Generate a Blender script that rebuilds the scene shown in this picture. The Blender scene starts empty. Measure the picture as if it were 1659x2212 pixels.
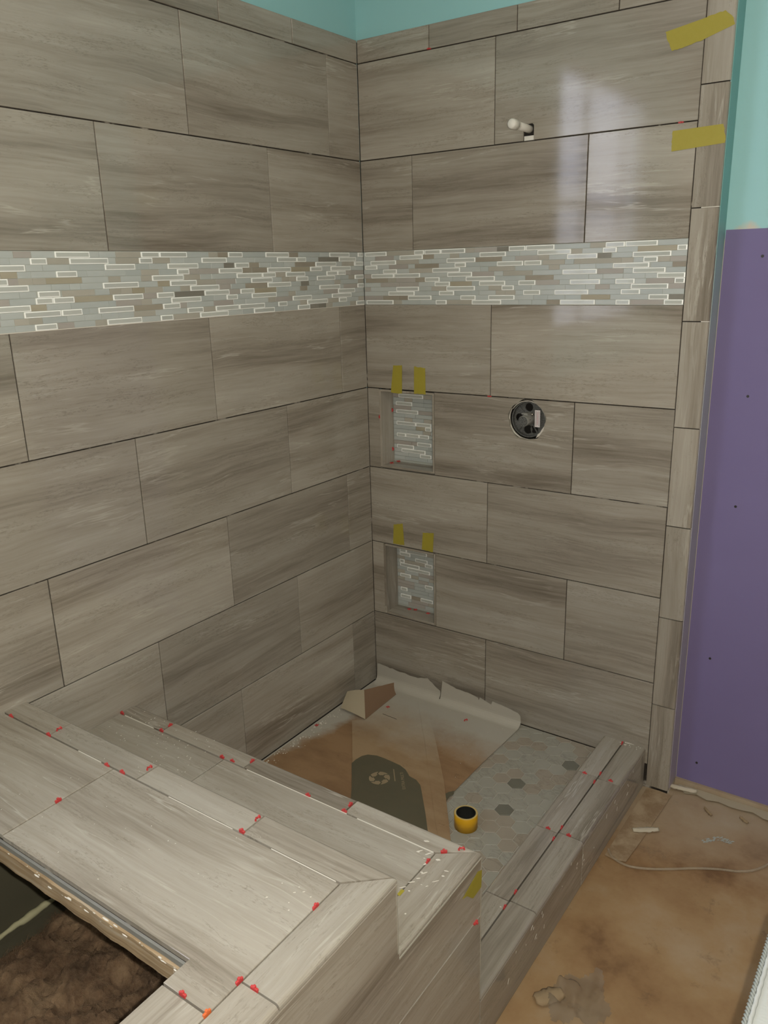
import bpy, bmesh, math, random
from mathutils import Vector, Matrix, noise
random.seed(7)
# ------------------------------------------------------------------ camera
S = bpy.context.scene
C = S.collection
CAM = Vector((1.77500, -2.41671, 1.31606))
RT = Vector((0.81976215, 0.5721239, -0.02577335))
UP = Vector((-0.144427, 0.25007009, 0.95739532))
FW = Vector((-0.55419389, 0.78111407, -0.28762813))
cd = bpy.data.cameras.new('camera'); cam = bpy.data.objects.new('camera', cd); C.objects.link(cam)
m = Matrix((RT, UP, -FW)).transposed().to_4x4(); m.translation = CAM
cam.matrix_world = m
cd.sensor_fit = 'HORIZONTAL'; cd.sensor_width = 36.0; cd.lens = 1734.17 / 1659 * 36.0
cd.clip_start = 0.02; cd.clip_end = 60
S.camera = cam
# ------------------------------------------------------------------ sky, flash, added ambient fill, exposure
w = bpy.data.worlds.new('world'); S.world = w; w.use_nodes = True
nt = w.node_tree; bg = nt.nodes['Background']
tc = nt.nodes.new('ShaderNodeTexCoord'); sp = nt.nodes.new('ShaderNodeSeparateXYZ'); cr = nt.nodes.new('ShaderNodeValToRGB')
nt.links.new(tc.outputs['Generated'], sp.inputs[0]); nt.links.new(sp.outputs['Z'], cr.inputs[0]); nt.links.new(cr.outputs[0], bg.inputs[0])
cr.color_ramp.elements[0].position = 0.0; cr.color_ramp.elements[0].color = (.60, .62, .70, 1)
cr.color_ramp.elements[1].position = 0.12; cr.color_ramp.elements[1].color = (.80, .84, 1.0, 1)
bg.inputs[1].default_value = 6.0
fl = bpy.data.lights.new('phone_flash', 'POINT'); fl.energy = 86; fl.color = (1.0, .94, .82); fl.shadow_soft_size = .006
fo = bpy.data.objects.new('phone_flash', fl); C.objects.link(fo); fo.location = CAM + RT * .035 + UP * .012
cl = bpy.data.lights.new('ceiling_light', 'AREA'); cl.energy = 5.5; cl.color = (1.0, .92, .78); cl.shape = 'DISK'; cl.size = .35  # added lamp without a known source, lifts the ambient level
co_ = bpy.data.objects.new('ceiling_light', cl); C.objects.link(co_); co_.location = (1.5, -1.6, 2.62)
S.view_settings.view_transform = 'Standard'; S.view_settings.look = 'None'
S.view_settings.exposure = 0.0; S.view_settings.gamma = 1.0; S.view_settings.use_curve_mapping = False

# ------------------------------------------------------------------ helpers
def lin(r, g, b):
    f = lambda c: (c / 255 / 12.92) if c / 255 <= .04045 else ((c / 255 + .055) / 1.055) ** 2.4
    return (f(r), f(g), f(b), 1)
def mat(name, col, rough=.6, metal=0, **k):
    m = bpy.data.materials.new(name); m.use_nodes = True
    b = m.node_tree.nodes['Principled BSDF']
    b.inputs['Base Color'].default_value = col; b.inputs['Roughness'].default_value = rough; b.inputs['Metallic'].default_value = metal
    for a, v in k.items(): b.inputs[a.replace('_', ' ')].default_value = v
    return m
class G:
    """small node-graph helper"""
    def __init__(s, m): s.m = m; s.t = m.node_tree; s.b = s.t.nodes['Principled BSDF']
    def n(s, typ, **k):
        x = s.t.nodes.new(typ)
        for a, v in k.items(): setattr(x, a, v)
        return x
    def l(s, a, b): s.t.links.new(a, b)
    def coord(s): return s.n('ShaderNodeTexCoord').outputs['Object']
    def rnd(s): return s.n('ShaderNodeObjectInfo').outputs['Random']
    def vmath(s, op, a, b):
        x = s.n('ShaderNodeVectorMath', operation=op)
        for i, v in enumerate((a, b)):
            if isinstance(v, tuple): x.inputs[i].default_value = v
            else: s.l(v, x.inputs[i])
        return x.outputs[0]
    def math(s, op, a, b=0.0, clamp=False):
        x = s.n('ShaderNodeMath', operation=op); x.use_clamp = clamp
        for i, v in enumerate((a, b)):
            if isinstance(v, (int, float)): x.inputs[i].default_value = v
            else: s.l(v, x.inputs[i])
        return x.outputs[0]
    def noise(s, v, scale, detail=4, rough=.55, dist=0):
        x = s.n('ShaderNodeTexNoise'); s.l(v, x.inputs['Vector'])
        x.inputs['Scale'].default_value = scale; x.inputs['Detail'].default_value = detail
        x.inputs['Roughness'].default_value = rough; x.inputs['Distortion'].default_value = dist
        return x.outputs['Fac']
    def ramp(s, f, stops):
        x = s.n('ShaderNodeValToRGB'); s.l(f, x.inputs[0]); e = x.color_ramp.elements
        while len(e) < len(stops): e.new(.5)
        for i, (p, c) in enumerate(stops):
            e[i].position = p; e[i].color = c if isinstance(c, tuple) else (c, c, c, 1)
        return x.outputs[0]
    def mix(s, f, a, b, mode='MIX'):
        x = s.n('ShaderNodeMix', data_type='RGBA', blend_type=mode)
        for i, v in ((0, f), (6, a), (7, b)):
            if isinstance(v, (int, float, tuple)): x.inputs[i].default_value = v
            else: s.l(v, x.inputs[i])
        return x.outputs[2]
    def bump(s, h, st=.3, d=.002):
        x = s.n('ShaderNodeBump'); x.inputs['Strength'].default_value = st; x.inputs['Distance'].default_value = d
        s.l(h, x.inputs['Height']); s.l(x.outputs[0], s.b.inputs['Normal'])
    def col(s, c): s.l(c, s.b.inputs['Base Color'])
def offs(g):
    """object coordinates moved by a random amount per object, so no two pieces show the same veins"""
    r = g.rnd(); cx = g.n('ShaderNodeCombineXYZ')
    g.l(g.math('MULTIPLY', r, 61.0), cx.inputs[0]); g.l(g.math('MULTIPLY', r, 23.7), cx.inputs[1]); g.l(g.math('MULTIPLY', r, 9.1), cx.inputs[2])
    return g.vmath('ADD', g.coord(), cx.outputs[0]), r
def tile_material(name, k=1.06, rough=.065, tint=(.97, .995, 1.0)):
    m = mat(name, (.3, .28, .24, 1), rough); g = G(m)
    co, r = offs(g)
    warp = g.noise(g.vmath('MULTIPLY', co, (2.2, 4.0, 1)), 1.0, 3, .5)
    sep = g.n('ShaderNodeSeparateXYZ'); g.l(co, sep.inputs[0])
    cb = g.n('ShaderNodeCombineXYZ'); g.l(sep.outputs[0], cb.inputs[0]); g.l(sep.outputs[2], cb.inputs[2])
    g.l(g.math('ADD', sep.outputs[1], g.math('MULTIPLY', warp, .045)), cb.inputs[1]); v = cb.outputs[0]
    band = g.noise(g.vmath('MULTIPLY', v, (.75, 8.5, 1)), 1.0, 6, .62)
    fine = g.noise(g.vmath('MULTIPLY', v, (3.2, 115, 1)), 1.0, 7, .72)
    f = g.math('ADD', g.math('MULTIPLY', band, .70), g.math('MULTIPLY', fine, .30))
    D = lambda a: tuple(min(1, c * k * t) for c, t in zip(a, tint)) + (1,)
    c = g.ramp(f, [(.36, D((.175, .146, .114))), (.44, D((.262, .228, .186))), (.51, D((.328, .292, .243))), (.58, D((.365, .330, .279))), (.68, D((.42, .386, .335)))])
    # thin pale veins
    vn = g.noise(g.vmath('MULTIPLY', v, (.8, 12, 1)), 1.0, 5, .6, .06)
    rid = g.math('ABSOLUTE', g.math('SUBTRACT', vn, .5))
    vm = g.ramp(rid, [(.0, 1.0), (.012, 0.0)])
    vk = g.noise(g.vmath('MULTIPLY', co, (4, 9, 1)), 1.0, 2)
    c = g.mix(g.math('MULTIPLY', vm, g.ramp(vk, [(.46, 0.0), (.60, .75)])), c, D((.45, .415, .355)))
    # dark pitted streaks
    pk = g.noise(g.vmath('MULTIPLY', v, (60, 260, 1)), 1.0, 3, .65)
    pmask = g.noise(g.vmath('MULTIPLY', v, (3.0, 20, 1)), 1.0, 3)
    pm = g.math('MULTIPLY', g.ramp(pk, [(.55, 0.0), (.68, .42)]), g.ramp(pmask, [(.52, 0.0), (.60, 1.0)]))
    c = g.mix(pm, c, D((.16, .138, .11)))
    cl_ = g.noise(g.vmath('MULTIPLY', co, (5, 12, 1)), 1.0, 4, .6)
    c = g.mix(g.ramp(cl_, [(.35, .22), (.65, 0.0)]), c, D((.24, .21, .17)))
    hair = g.noise(g.vmath('MULTIPLY', v, (5.5, 42, 1)), 1.0, 5, .65)
    hm = g.ramp(g.math('ABSOLUTE', g.math('SUBTRACT', hair, .47)), [(.0, .55), (.010, 0.0)])
    c = g.mix(g.math('MULTIPLY', hm, g.ramp(pmask, [(.44, 0.0), (.56, 1.0)])), c, D((.17, .145, .112)))
    # piece to piece tone
    r2 = g.math('FRACT', g.math('MULTIPLY', r, 17.31))
    tone = g.math('ADD', g.math('MULTIPLY', r2, .16), .92)
    tc3 = g.n('ShaderNodeCombineXYZ'); [g.l(tone, tc3.inputs[i]) for i in range(3)]
    c = g.mix(1.0, c, tc3.outputs[0], 'MULTIPLY')
    g.col(c); g.bump(fine, .05, .0005)
    g.l(g.ramp(fine, [(.3, rough - .03), (.7, rough + .05)]), g.b.inputs['Roughness'])
    return m
M = {}
M['tile'] = tile_material('polished_striped_porcelain')
M['edge'] = mat('cut_tile_edge', (.36, .34, .28, 1), .7)
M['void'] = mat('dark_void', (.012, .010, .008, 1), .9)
# thinset in the joints: mostly dark, pale where it has squeezed out
M['thin'] = mat('thinset', (.05, .04, .03, 1), .9); g = G(M['thin'])
g.col(g.ramp(g.noise(g.coord(), 9, 4, .6), [(.52, (.022, .017, .012, 1)), (.60, (.05, .04, .03, 1)), (.65, (.36, .33, .28, 1))]))
M['plaster'] = mat('white_grout', (.62, .59, .52, 1), .85)
M['wgrout'] = mat('mosaic_bed', (.40, .42, .38, 1), .8)
def paint(name, base, var, rough=.55):
    m = mat(name, base, rough); g = G(m); g.col(g.mix(g.noise(g.coord(), 2.2, 4), base, var)); g.bump(g.noise(g.coord(), 220, 2), .06, .001); return m
M['cyan'] = mat('aqua_paint', (.3, .6, .57, 1), .5); g = G(M['cyan'])
cy = g.mix(g.noise(g.coord(), 2.0, 4), (.29, .56, .585, 1), (.33, .60, .61, 1))
sx = g.n('ShaderNodeSeparateXYZ'); g.l(g.coord(), sx.inputs[0])
# primer left unpainted in a ragged patch just above the purple board, x 1.2 to 1.32
zz = g.math('ADD', sx.outputs[2], g.math('MULTIPLY', g.noise(g.coord(), 26, 4, .6), .055))
a = g.ramp(g.math('SUBTRACT', g.math('ADD', zz, g.math('MULTIPLY', g.math('ABSOLUTE', g.math('SUBTRACT', sx.outputs[0], 1.262)), .55)), 1.43), [(.0, 1.0), (.022, 0.0)])
g.col(g.mix(a, cy, (.56, .52, .43, 1)))
M['corner'] = mat('return_paint_shaded', (.3, .5, .5, 1), .5); g = G(M['corner'])
sx = g.n('ShaderNodeSeparateXYZ'); g.l(g.coord(), sx.inputs[0])
zf = g.math('MULTIPLY', g.math('ADD', sx.outputs[2], .4), .42)   # z -0.4 .. 2.0 mapped to 0 .. 1
g.col(g.ramp(g.math('ADD', zf, g.math('MULTIPLY', g.noise(g.coord(), 7, 3), .05)), [(.0, (.40, .36, .42, 1)), (.45, (.42, .42, .48, 1)), (.64, (.44, .48, .50, 1)), (.745, (.33, .48, .47, 1)), (.79, (.19, .43, .42, 1))]))  # aqua stop mixed darker to paint in the shade of this side face
M['purple'] = mat('purple_drywall', (.15, .12, .26, 1), .75); g = G(M['purple'])
g.col(g.mix(g.noise(g.coord(), 1.7, 5, .6), (.160, .130, .270, 1), (.190, .162, .318, 1))); g.bump(g.noise(g.coord(), 300, 2), .08, .001)
M['white'] = mat('white_plastic', (.72, .70, .64, 1), .42)
M['ceil'] = mat('ceiling_white', (.66, .63, .58, 1), .8); M['bare'] = mat('primed_drywall', (.30, .285, .265, 1), .8)
M['subfloor'] = mat('kraft_floor_board', (.3, .2, .1, 1), .75); g = G(M['subfloor'])
n1 = g.noise(g.coord(), 3.0, 6, .62); n2 = g.noise(g.coord(), 14, 6, .7)
c = g.ramp(n1, [(.36, (.175, .095, .042, 1)), (.46, (.285, .170, .078, 1)), (.56, (.340, .220, .108, 1)), (.68, (.38, .275, .165, 1))])
c = g.mix(g.ramp(n2, [(.60, 0.0), (.72, .55)]), c, (.13, .08, .045, 1))
sx = g.n('ShaderNodeSeparateXYZ'); g.l(g.coord(), sx.inputs[0])
# plaster dust has settled in the last 40 cm before the wall and along the kerb
dn = g.math('ADD', sx.outputs[1], g.math('MULTIPLY', g.math('SUBTRACT', g.noise(g.coord(), 6, 5, .6), .5), .55))
c = g.mix(g.ramp(g.math('ADD', dn, .5), [(.12, 0.0), (.62, .75)]), c, (.40, .335, .245, 1))
g.col(c); g.bump(n2, .15, .002)
M['strip'] = mat('pale_paper_strip', (.36, .27, .17, 1), .8); g = G(M['strip'])
g.col(g.mix(g.ramp(g.noise(g.coord(), 16, 6, .65), [(.4, 1.0), (.6, 0.0)]), (.40, .305, .195, 1), (.27, .185, .105, 1)))
def kraft(name, dust_lo, dust_hi, a=(.30, .185, .095, 1), b=(.215, .125, .062, 1), far=True):
    m = mat(name, a, .8); g = G(m)
    co = g.coord(); n1 = g.noise(g.vmath('MULTIPLY', co, (4, 9, 1)), 1.0, 6, .62)
    c = g.mix(g.ramp(n1, [(.36, 1.0), (.58, 0.0)]), a, b)
    st = g.noise(g.vmath('ADD', co, (3.1, 8.2, 0)), 17, 6, .75)
    sx = g.n('ShaderNodeSeparateXYZ'); g.l(co, sx.inputs[0])
    dn = g.math('ADD', sx.outputs[1], g.math('MULTIPLY', g.math('SUBTRACT', g.noise(co, 9, 6, .68), .5), .22))
    if not far: dn = g.math('ADD', dn, g.ramp(g.math('ADD', sx.outputs[0], g.math('MULTIPLY', g.math('SUBTRACT', g.noise(co, 12, 5), .5), .12)), [(.03, .35), (.13, 0.0)]))
    c = g.mix(g.ramp(st, [(.62, 0.0), (.74, .6)]), c, (.12, .065, .032, 1))
    c = g.mix(g.ramp(g.math('ADD', dn, .6), [(.6 + dust_lo, 0.0), (.6 + dust_hi, .93)]), c, (.43, .415, .36, 1))
    g.col(c); g.bump(n1, .12, .002)
    return m
M['kraftA'] = kraft('dusty_kraft_board', -.34, -.16, far=False)
M['kraftB'] = kraft('kraft_board', -.40, -.12, (.35, .245, .14, 1), (.28, .18, .095, 1))
M['kraftC'] = kraft('stained_kraft_board', -.34, -.14)
M['kraft_edge'] = mat('kraft_edge', (.30, .22, .13, 1), .85)
M['kraft_back'] = mat('kraft_back', (.20, .125, .075, 1), .85)
M['kraft_pale'] = mat('kraft_pale', (.40, .345, .245, 1), .85)
M['ink'] = mat('dark_green_ink', (.05, .055, .033, 1), .7); g = G(M['ink'])
g.col(g.mix(g.noise(g.coord(), 16, 5, .6), (.085, .085, .055, 1), (.125, .103, .063, 1)))
M['print'] = mat('kraft_print', (.30, .235, .145, 1), .8)
M['red'] = mat('red_spacer_plastic', (.50, .05, .05, 1), .5)
M['orange'] = mat('orange_spacer_plastic', (.62, .14, .04, 1), .45)
M['tape'] = mat('yellow_tape', (.42, .36, .035, 1), .5); g = G(M['tape'])
g.col(g.mix(g.noise(g.coord(), 60, 4, .7), (.40, .345, .03, 1), (.47, .40, .06, 1))); g.b.inputs['Alpha'].default_value = .74
M['rolltape'] = mat('yellow_roll', (.66, .36, .012, 1), .38)
M['tapeside'] = mat('yellow_roll_side', (.52, .40, .16, 1), .6)
M['black'] = mat('black_plastic', (.02, .02, .018, 1), .45)
M['valve'] = mat('speckled_grey_plastic', (.08, .08, .075, 1), .5); g = G(M['valve'])
g.col(g.ramp(g.noise(g.coord(), 420, 3, .7), [(.45, (.04, .042, .04, 1)), (.62, (.17, .17, .16, 1))]))
M['grey'] = mat('grey_plastic', (.26, .26, .24, 1), .4)
M['brass'] = mat('nickel', (.55, .52, .45, 1), .25, 1.0)
M['sticker'] = mat('sticker_paper', (.62, .58, .57, 1), .6)
M['redink'] = mat('red_print', (.40, .16, .19, 1), .6)
M['greyink'] = mat('grey_print', (.22, .19, .19, 1), .6)
M['ply'] = mat('plywood_edge', (.42, .29, .15, 1), .8); g = G(M['ply'])
g.col(g.ramp(g.noise(g.vmath('MULTIPLY', g.coord(), (4, 60, 120)), 1.0, 5, .6), [(.35, (.20, .135, .07, 1)), (.5, (.33, .235, .13, 1)), (.66, (.40, .33, .235, 1))]))
M['board'] = mat('grey_backer_board', (.19, .19, .17, 1), .8)
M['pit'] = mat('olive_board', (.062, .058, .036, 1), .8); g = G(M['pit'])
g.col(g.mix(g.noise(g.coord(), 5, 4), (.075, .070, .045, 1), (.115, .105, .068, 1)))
M['foam'] = mat('cream_foam', (.50, .48, .30, 1), .8)
M['wool'] = mat('brown_fibreglass', (.1, .06, .03, 1), .95); g = G(M['wool'])
n1 = g.noise(g.coord(), 8, 6, .7); n2 = g.noise(g.coord(), 60, 5, .8)
g.col(g.mix(g.ramp(n2, [(.4, 0.0), (.7, .5)]), g.ramp(n1, [(.36, (.10, .056, .030, 1)), (.5, (.20, .122, .068, 1)), (.64, (.34, .23, .135, 1))]), (.30, .21, .13, 1)))
g.bump(n2, .8, .01)
# mosaic
def chip(name, a, b, rough=.45, streak=True):
    m = mat(name, a, rough); g = G(m); co, r = offs(g)
    f = g.noise(g.vmath('MULTIPLY', co, (14, 60, 1)), 1.0, 4, .6)
    g.col(g.mix(g.ramp(g.math('ADD', g.math('MULTIPLY', f, .6), g.math('MULTIPLY', r, .4)), [(.3, 0.0), (.7, 1.0)]), a, b)); return m
M['frost'] = chip('frosted_pale_glass', (.40, .435, .42, 1), (.465, .495, .475, 1), .3)
M['gmid'] = chip('clear_strip_glass', (.43, .45, .42, 1), (.50, .52, .48, 1), .08)
M['gedge'] = mat('glass_edge_flash_glow', (.95, .97, .94, 1), .3)  # near-white colour paints in the flash glow along the polished glass edges
M['b'] = chip('beige_stone', (.37, .355, .30, 1), (.42, .40, .345, 1))
M['n'] = chip('brown_stone', (.27, .24, .19, 1), (.33, .30, .24, 1))
M['d'] = chip('dark_stone', (.19, .18, .15, 1), (.24, .23, .195, 1))
M['t'] = chip('tan_stone', (.33, .295, .21, 1), (.38, .35, .27, 1))
M['m'] = chip('mauve_stone', (.36, .335, .305, 1), (.40, .38, .345, 1))
M['hexgrout'] = mat('hex_grout', (.46, .44, .38, 1), .85)
def hexm(name, a, b, d):
    m = mat(name, a, .35); g = G(m); co, r = offs(g)
    c = g.mix(g.noise(co, 22, 4, .6), a, b)
    rid = g.math('ABSOLUTE', g.math('SUBTRACT', g.noise(g.vmath('MULTIPLY', co, (1, 1.9, 1)), 13, 3, .6, .8), .5))
    c = g.mix(g.math('MULTIPLY', g.ramp(rid, [(.0, .35), (.04, 0.0)]), g.ramp(r, [(.35, 0.0), (.6, 1.0)])), c, d)
    g.col(c); return m
M['hexA'] = hexm('pale_marble', (.30, .295, .25, 1), (.36, .35, .30, 1), (.15, .145, .12, 1))
M['hexB'] = hexm('warm_marble', (.29, .255, .205, 1), (.35, .31, .25, 1), (.15, .13, .10, 1))
M['hexD'] = hexm('dark_marble', (.125, .125, .10, 1), (.19, .185, .15, 1), (.08, .08, .065, 1))
M['rib'] = mat('white_ribbed_fabric', (.42, .44, .43, 1), .8)
M['cord'] = mat('grey_cord', (.23, .25, .24, 1), .75)
M['film'] = mat('grey_film', (.27, .23, .18, 1), .7); M['film'].node_tree.nodes['Principled BSDF'].inputs['Alpha'].default_value = .36
M['tube'] = mat('clear_tube', (.50, .43, .32, 1), .25); M['tube'].node_tree.nodes['Principled BSDF'].inputs['Alpha'].default_value = .3
M['paper'] = mat('torn_paper', (.50, .45, .35, 1), .85)
M['scuff'] = mat('blue_grey_flake', (.36, .38, .34, 1), .6)
M['wood'] = mat('table_wood', (.30, .20, .11, 1), .6); g = G(M['wood'])
g.col(g.mix(g.noise(g.vmath('MULTIPLY', g.coord(), (3, 40, 40)), 1.0, 5), (.34, .23, .13, 1), (.22, .14, .07, 1)))
M['glass'] = mat('window_glass', (1, 1, 1, 1), 0.0, Transmission_Weight=1.0, IOR=1.02)
M['frame'] = mat('window_frame_white', (.7, .7, .68, 1), .4)

def add(name, me, parent=None, matrix=None, mats=()):
    o = bpy.data.objects.new(name, me); C.objects.link(o)
    if matrix is not None: o.matrix_basis = matrix
    if parent is not None:
        o.parent = parent
        if parent.get('_loc') is not None: o.matrix_basis = Matrix.Translation(-Vector(parent['_loc'])) @ o.matrix_basis
    for x in mats:
        if x not in [y for y in me.materials]: me.materials.append(x)
    return o
def tag(o, label, cat, group=None, kind=None):
    if label: o['label'] = label
    if cat: o['category'] = cat
    if group: o['group'] = group
    if kind: o['kind'] = kind
    return o
def thing(name, label, cat, loc, group=None):
    o = bpy.data.objects.new(name, None); C.objects.link(o); o.location = loc; o.empty_display_size = .02
    o['_loc'] = tuple(loc); return tag(o, label, cat, group)
def mesh_of(bm, name='mesh', smooth=False):
    bm.normal_update(); me = bpy.data.meshes.new(name); bm.to_mesh(me); bm.free()
    if smooth: me.polygons.foreach_set('use_smooth', [True] * len(me.polygons))
    return me
def box(bm, x0, x1, y0, y1, z0, z1, mi=0):
    vs = [bm.verts.new(p) for p in ((x0, y0, z0), (x1, y0, z0), (x1, y1, z0), (x0, y1, z0), (x0, y0, z1), (x1, y0, z1), (x1, y1, z1), (x0, y1, z1))]
    for f in ((3, 2, 1, 0), (4, 5, 6, 7), (0, 1, 5, 4), (1, 2, 6, 5), (2, 3, 7, 6), (3, 0, 4, 7)):
        bm.faces.new([vs[i] for i in f]).material_index = mi
def boxes(name, lst, m, parent=None):
    bm = bmesh.new()
    for b in lst: box(bm, *b)
    return add(name, mesh_of(bm, name), parent, None, (m,))
def frame3(o, u, v):
    """matrix whose local x is u, local y is v, local z the outward normal, origin o"""
    u = Vector(u).normalized(); v = Vector(v).normalized(); n = u.cross(v)
    mm = Matrix((u, v, n)).transposed().to_4x4(); mm.translation = Vector(o); return mm
def poly_mesh(pts, t, bev=.0012, big=(), r=.008):
    """flat piece: outline in local xy, top at z=0, thickness t, small arris on top, rounded nose on the edges listed in big"""
    bm = bmesh.new()
    top = [bm.verts.new((x, y, 0)) for x, y in pts]; bot = [bm.verts.new((x, y, -t)) for x, y in pts]
    n = len(pts); bm.faces.new(top); bm.faces.new(bot[::-1])
    for i in range(n): bm.faces.new((top[i], bot[i], bot[(i + 1) % n], top[(i + 1) % n])).material_index = 0
    bmesh.ops.recalc_face_normals(bm, faces=bm.faces)
    edges = []
    for i in range(n): edges.append(bm.edges.get((top[i], top[(i + 1) % n])))
    bg_ = [edges[i] for i in big]; sm = [e for i, e in enumerate(edges) if i not in big]
    if bg_: bmesh.ops.bevel(bm, geom=bg_, offset=r, segments=4, affect='EDGES', profile=.5)
    elif sm and bev > 0: bmesh.ops.bevel(bm, geom=sm, offset=bev, segments=1, affect='EDGES')
    return mesh_of(bm, 'piece')
CACHE = {}
def rect(w, h, t, bev=.0012, big=(), r=.008):
    k = (round(w, 4), round(h, 4), t, bev, tuple(big), r)
    if k not in CACHE:
        CACHE[k] = poly_mesh([(-w / 2, -h / 2), (w / 2, -h / 2), (w / 2, h / 2), (-w / 2, h / 2)], t, bev, big, r)
    return CACHE[k]
def tile(parent, name, o, u, v, w, h, t=.009, mk='tile', bev=.001, big=(), r=.008):
    lip = random.uniform(-.0004, .0004)
    mm = frame3(o, u, v); mm.translation += mm.to_3x3() @ Vector((0, 0, lip))
    me = rect(w, h, t, bev, big, r)
    return add(name, me, parent, mm, (M[mk],))

# ---- measured layout (metres): mosaic rows as (start, end, kind), spacer points, tape outlines
LCH=[[(0,0.033,'g'),(0.081,0.193,'g'),(0.352,0.396,'n'),(0.398,0.506,'g'),(0.605,0.664,'g'),(0.665,0.705,'n'),(0.821,0.917,'g'),(0.917,0.978,'g'),(0.979,1.057,'b'),(1.133,1.23,'g'),(1.29,1.335,'m')],[(0.044,0.142,'g'),(0.143,0.251,'d'),(0.315,0.362,'g'),(0.362,0.455,'g'),(0.672,0.769,'g'),(0.882,0.941,'b'),(0.942,0.986,'g'),(0.986,1.059,'b'),(1.081,1.193,'g'),(1.193,1.252,'d'),(1.252,1.296,'g')],[(0.001,0.056,'g'),(0.157,0.268,'g'),(0.27,0.371,'n'),(0.58,0.64,'g'),(0.642,0.684,'d'),(0.783,0.893,'g'),(0.895,0.955,'n'),(0.955,0.998,'t'),(1.0,1.094,'g'),(1.266,1.309,'n'),(1.31,1.381,'g')],[(0.077,0.189,'g'),(0.191,0.234,'m'),(0.236,0.296,'g'),(0.299,0.39,'t'),(0.392,0.502,'g'),(0.503,0.569,'n'),(0.609,0.706,'g'),(0.818,0.862,'g'),(0.924,0.983,'n'),(1.175,1.233,'g'),(1.332,1.373,'t')],[(0.106,0.152,'g'),(0.153,0.212,'g'),(0.323,0.418,'g'),(0.465,0.526,'g'),(0.527,0.636,'g'),(0.779,0.838,'d'),(0.84,0.95,'g'),(1.05,1.087,'b'),(1.164,1.262,'t'),(1.357,1.386,'g')],[(0,0.055,'g'),(0.166,0.264,'g'),(0.265,0.308,'n'),(0.309,0.368,'g'),(0.481,0.576,'g'),(0.794,0.89,'g'),(0.891,0.932,'b'),(0.995,1.106,'g'),(1.201,1.25,'b'),(1.308,1.395,'g')],[(0.305,0.347,'b'),(0.395,0.505,'g'),(0.506,0.602,'n'),(0.662,0.707,'d'),(0.709,0.82,'g'),(0.916,0.975,'d'),(0.977,1.018,'b'),(1.131,1.224,'b'),(1.229,1.288,'g'),(1.291,1.334,'t')],[(0,0.04,'g'),(0.14,0.253,'g'),(0.314,0.352,'n'),(0.465,0.563,'t'),(0.565,0.625,'g'),(0.67,0.768,'g'),(0.769,0.877,'t'),(0.879,0.939,'g'),(0.984,1.08,'g'),(1.192,1.25,'g'),(1.25,1.296,'g')],[(0.006,0.055,'n'),(0.056,0.153,'g'),(0.266,0.324,'d'),(0.466,0.578,'g'),(0.638,0.683,'g'),(0.782,0.892,'g'),(1.095,1.204,'t'),(1.31,1.402,'g')],[(0.077,0.188,'g'),(0.295,0.391,'g'),(0.861,0.922,'g'),(1.018,1.128,'g'),(1.128,1.154,'d'),(1.154,1.174,'b'),(1.174,1.232,'g'),(1.233,1.33,'g'),(1.331,1.388,'n')],[(0.105,0.15,'g'),(0.151,0.21,'d'),(0.211,0.32,'g'),(0.418,0.461,'g'),(0.523,0.634,'g'),(0.635,0.73,'g'),(0.777,0.837,'g'),(0.84,0.949,'n'),(0.949,1.02,'b'),(1.356,1.39,'n')],[(0,0.051,'g'),(0.263,0.305,'d'),(0.306,0.368,'g'),(0.479,0.573,'g'),(0.68,0.792,'g'),(0.794,0.888,'b'),(0.89,0.934,'g'),(0.936,0.994,'n'),(0.996,1.106,'g'),(1.201,1.246,'n'),(1.248,1.307,'g')]]
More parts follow.
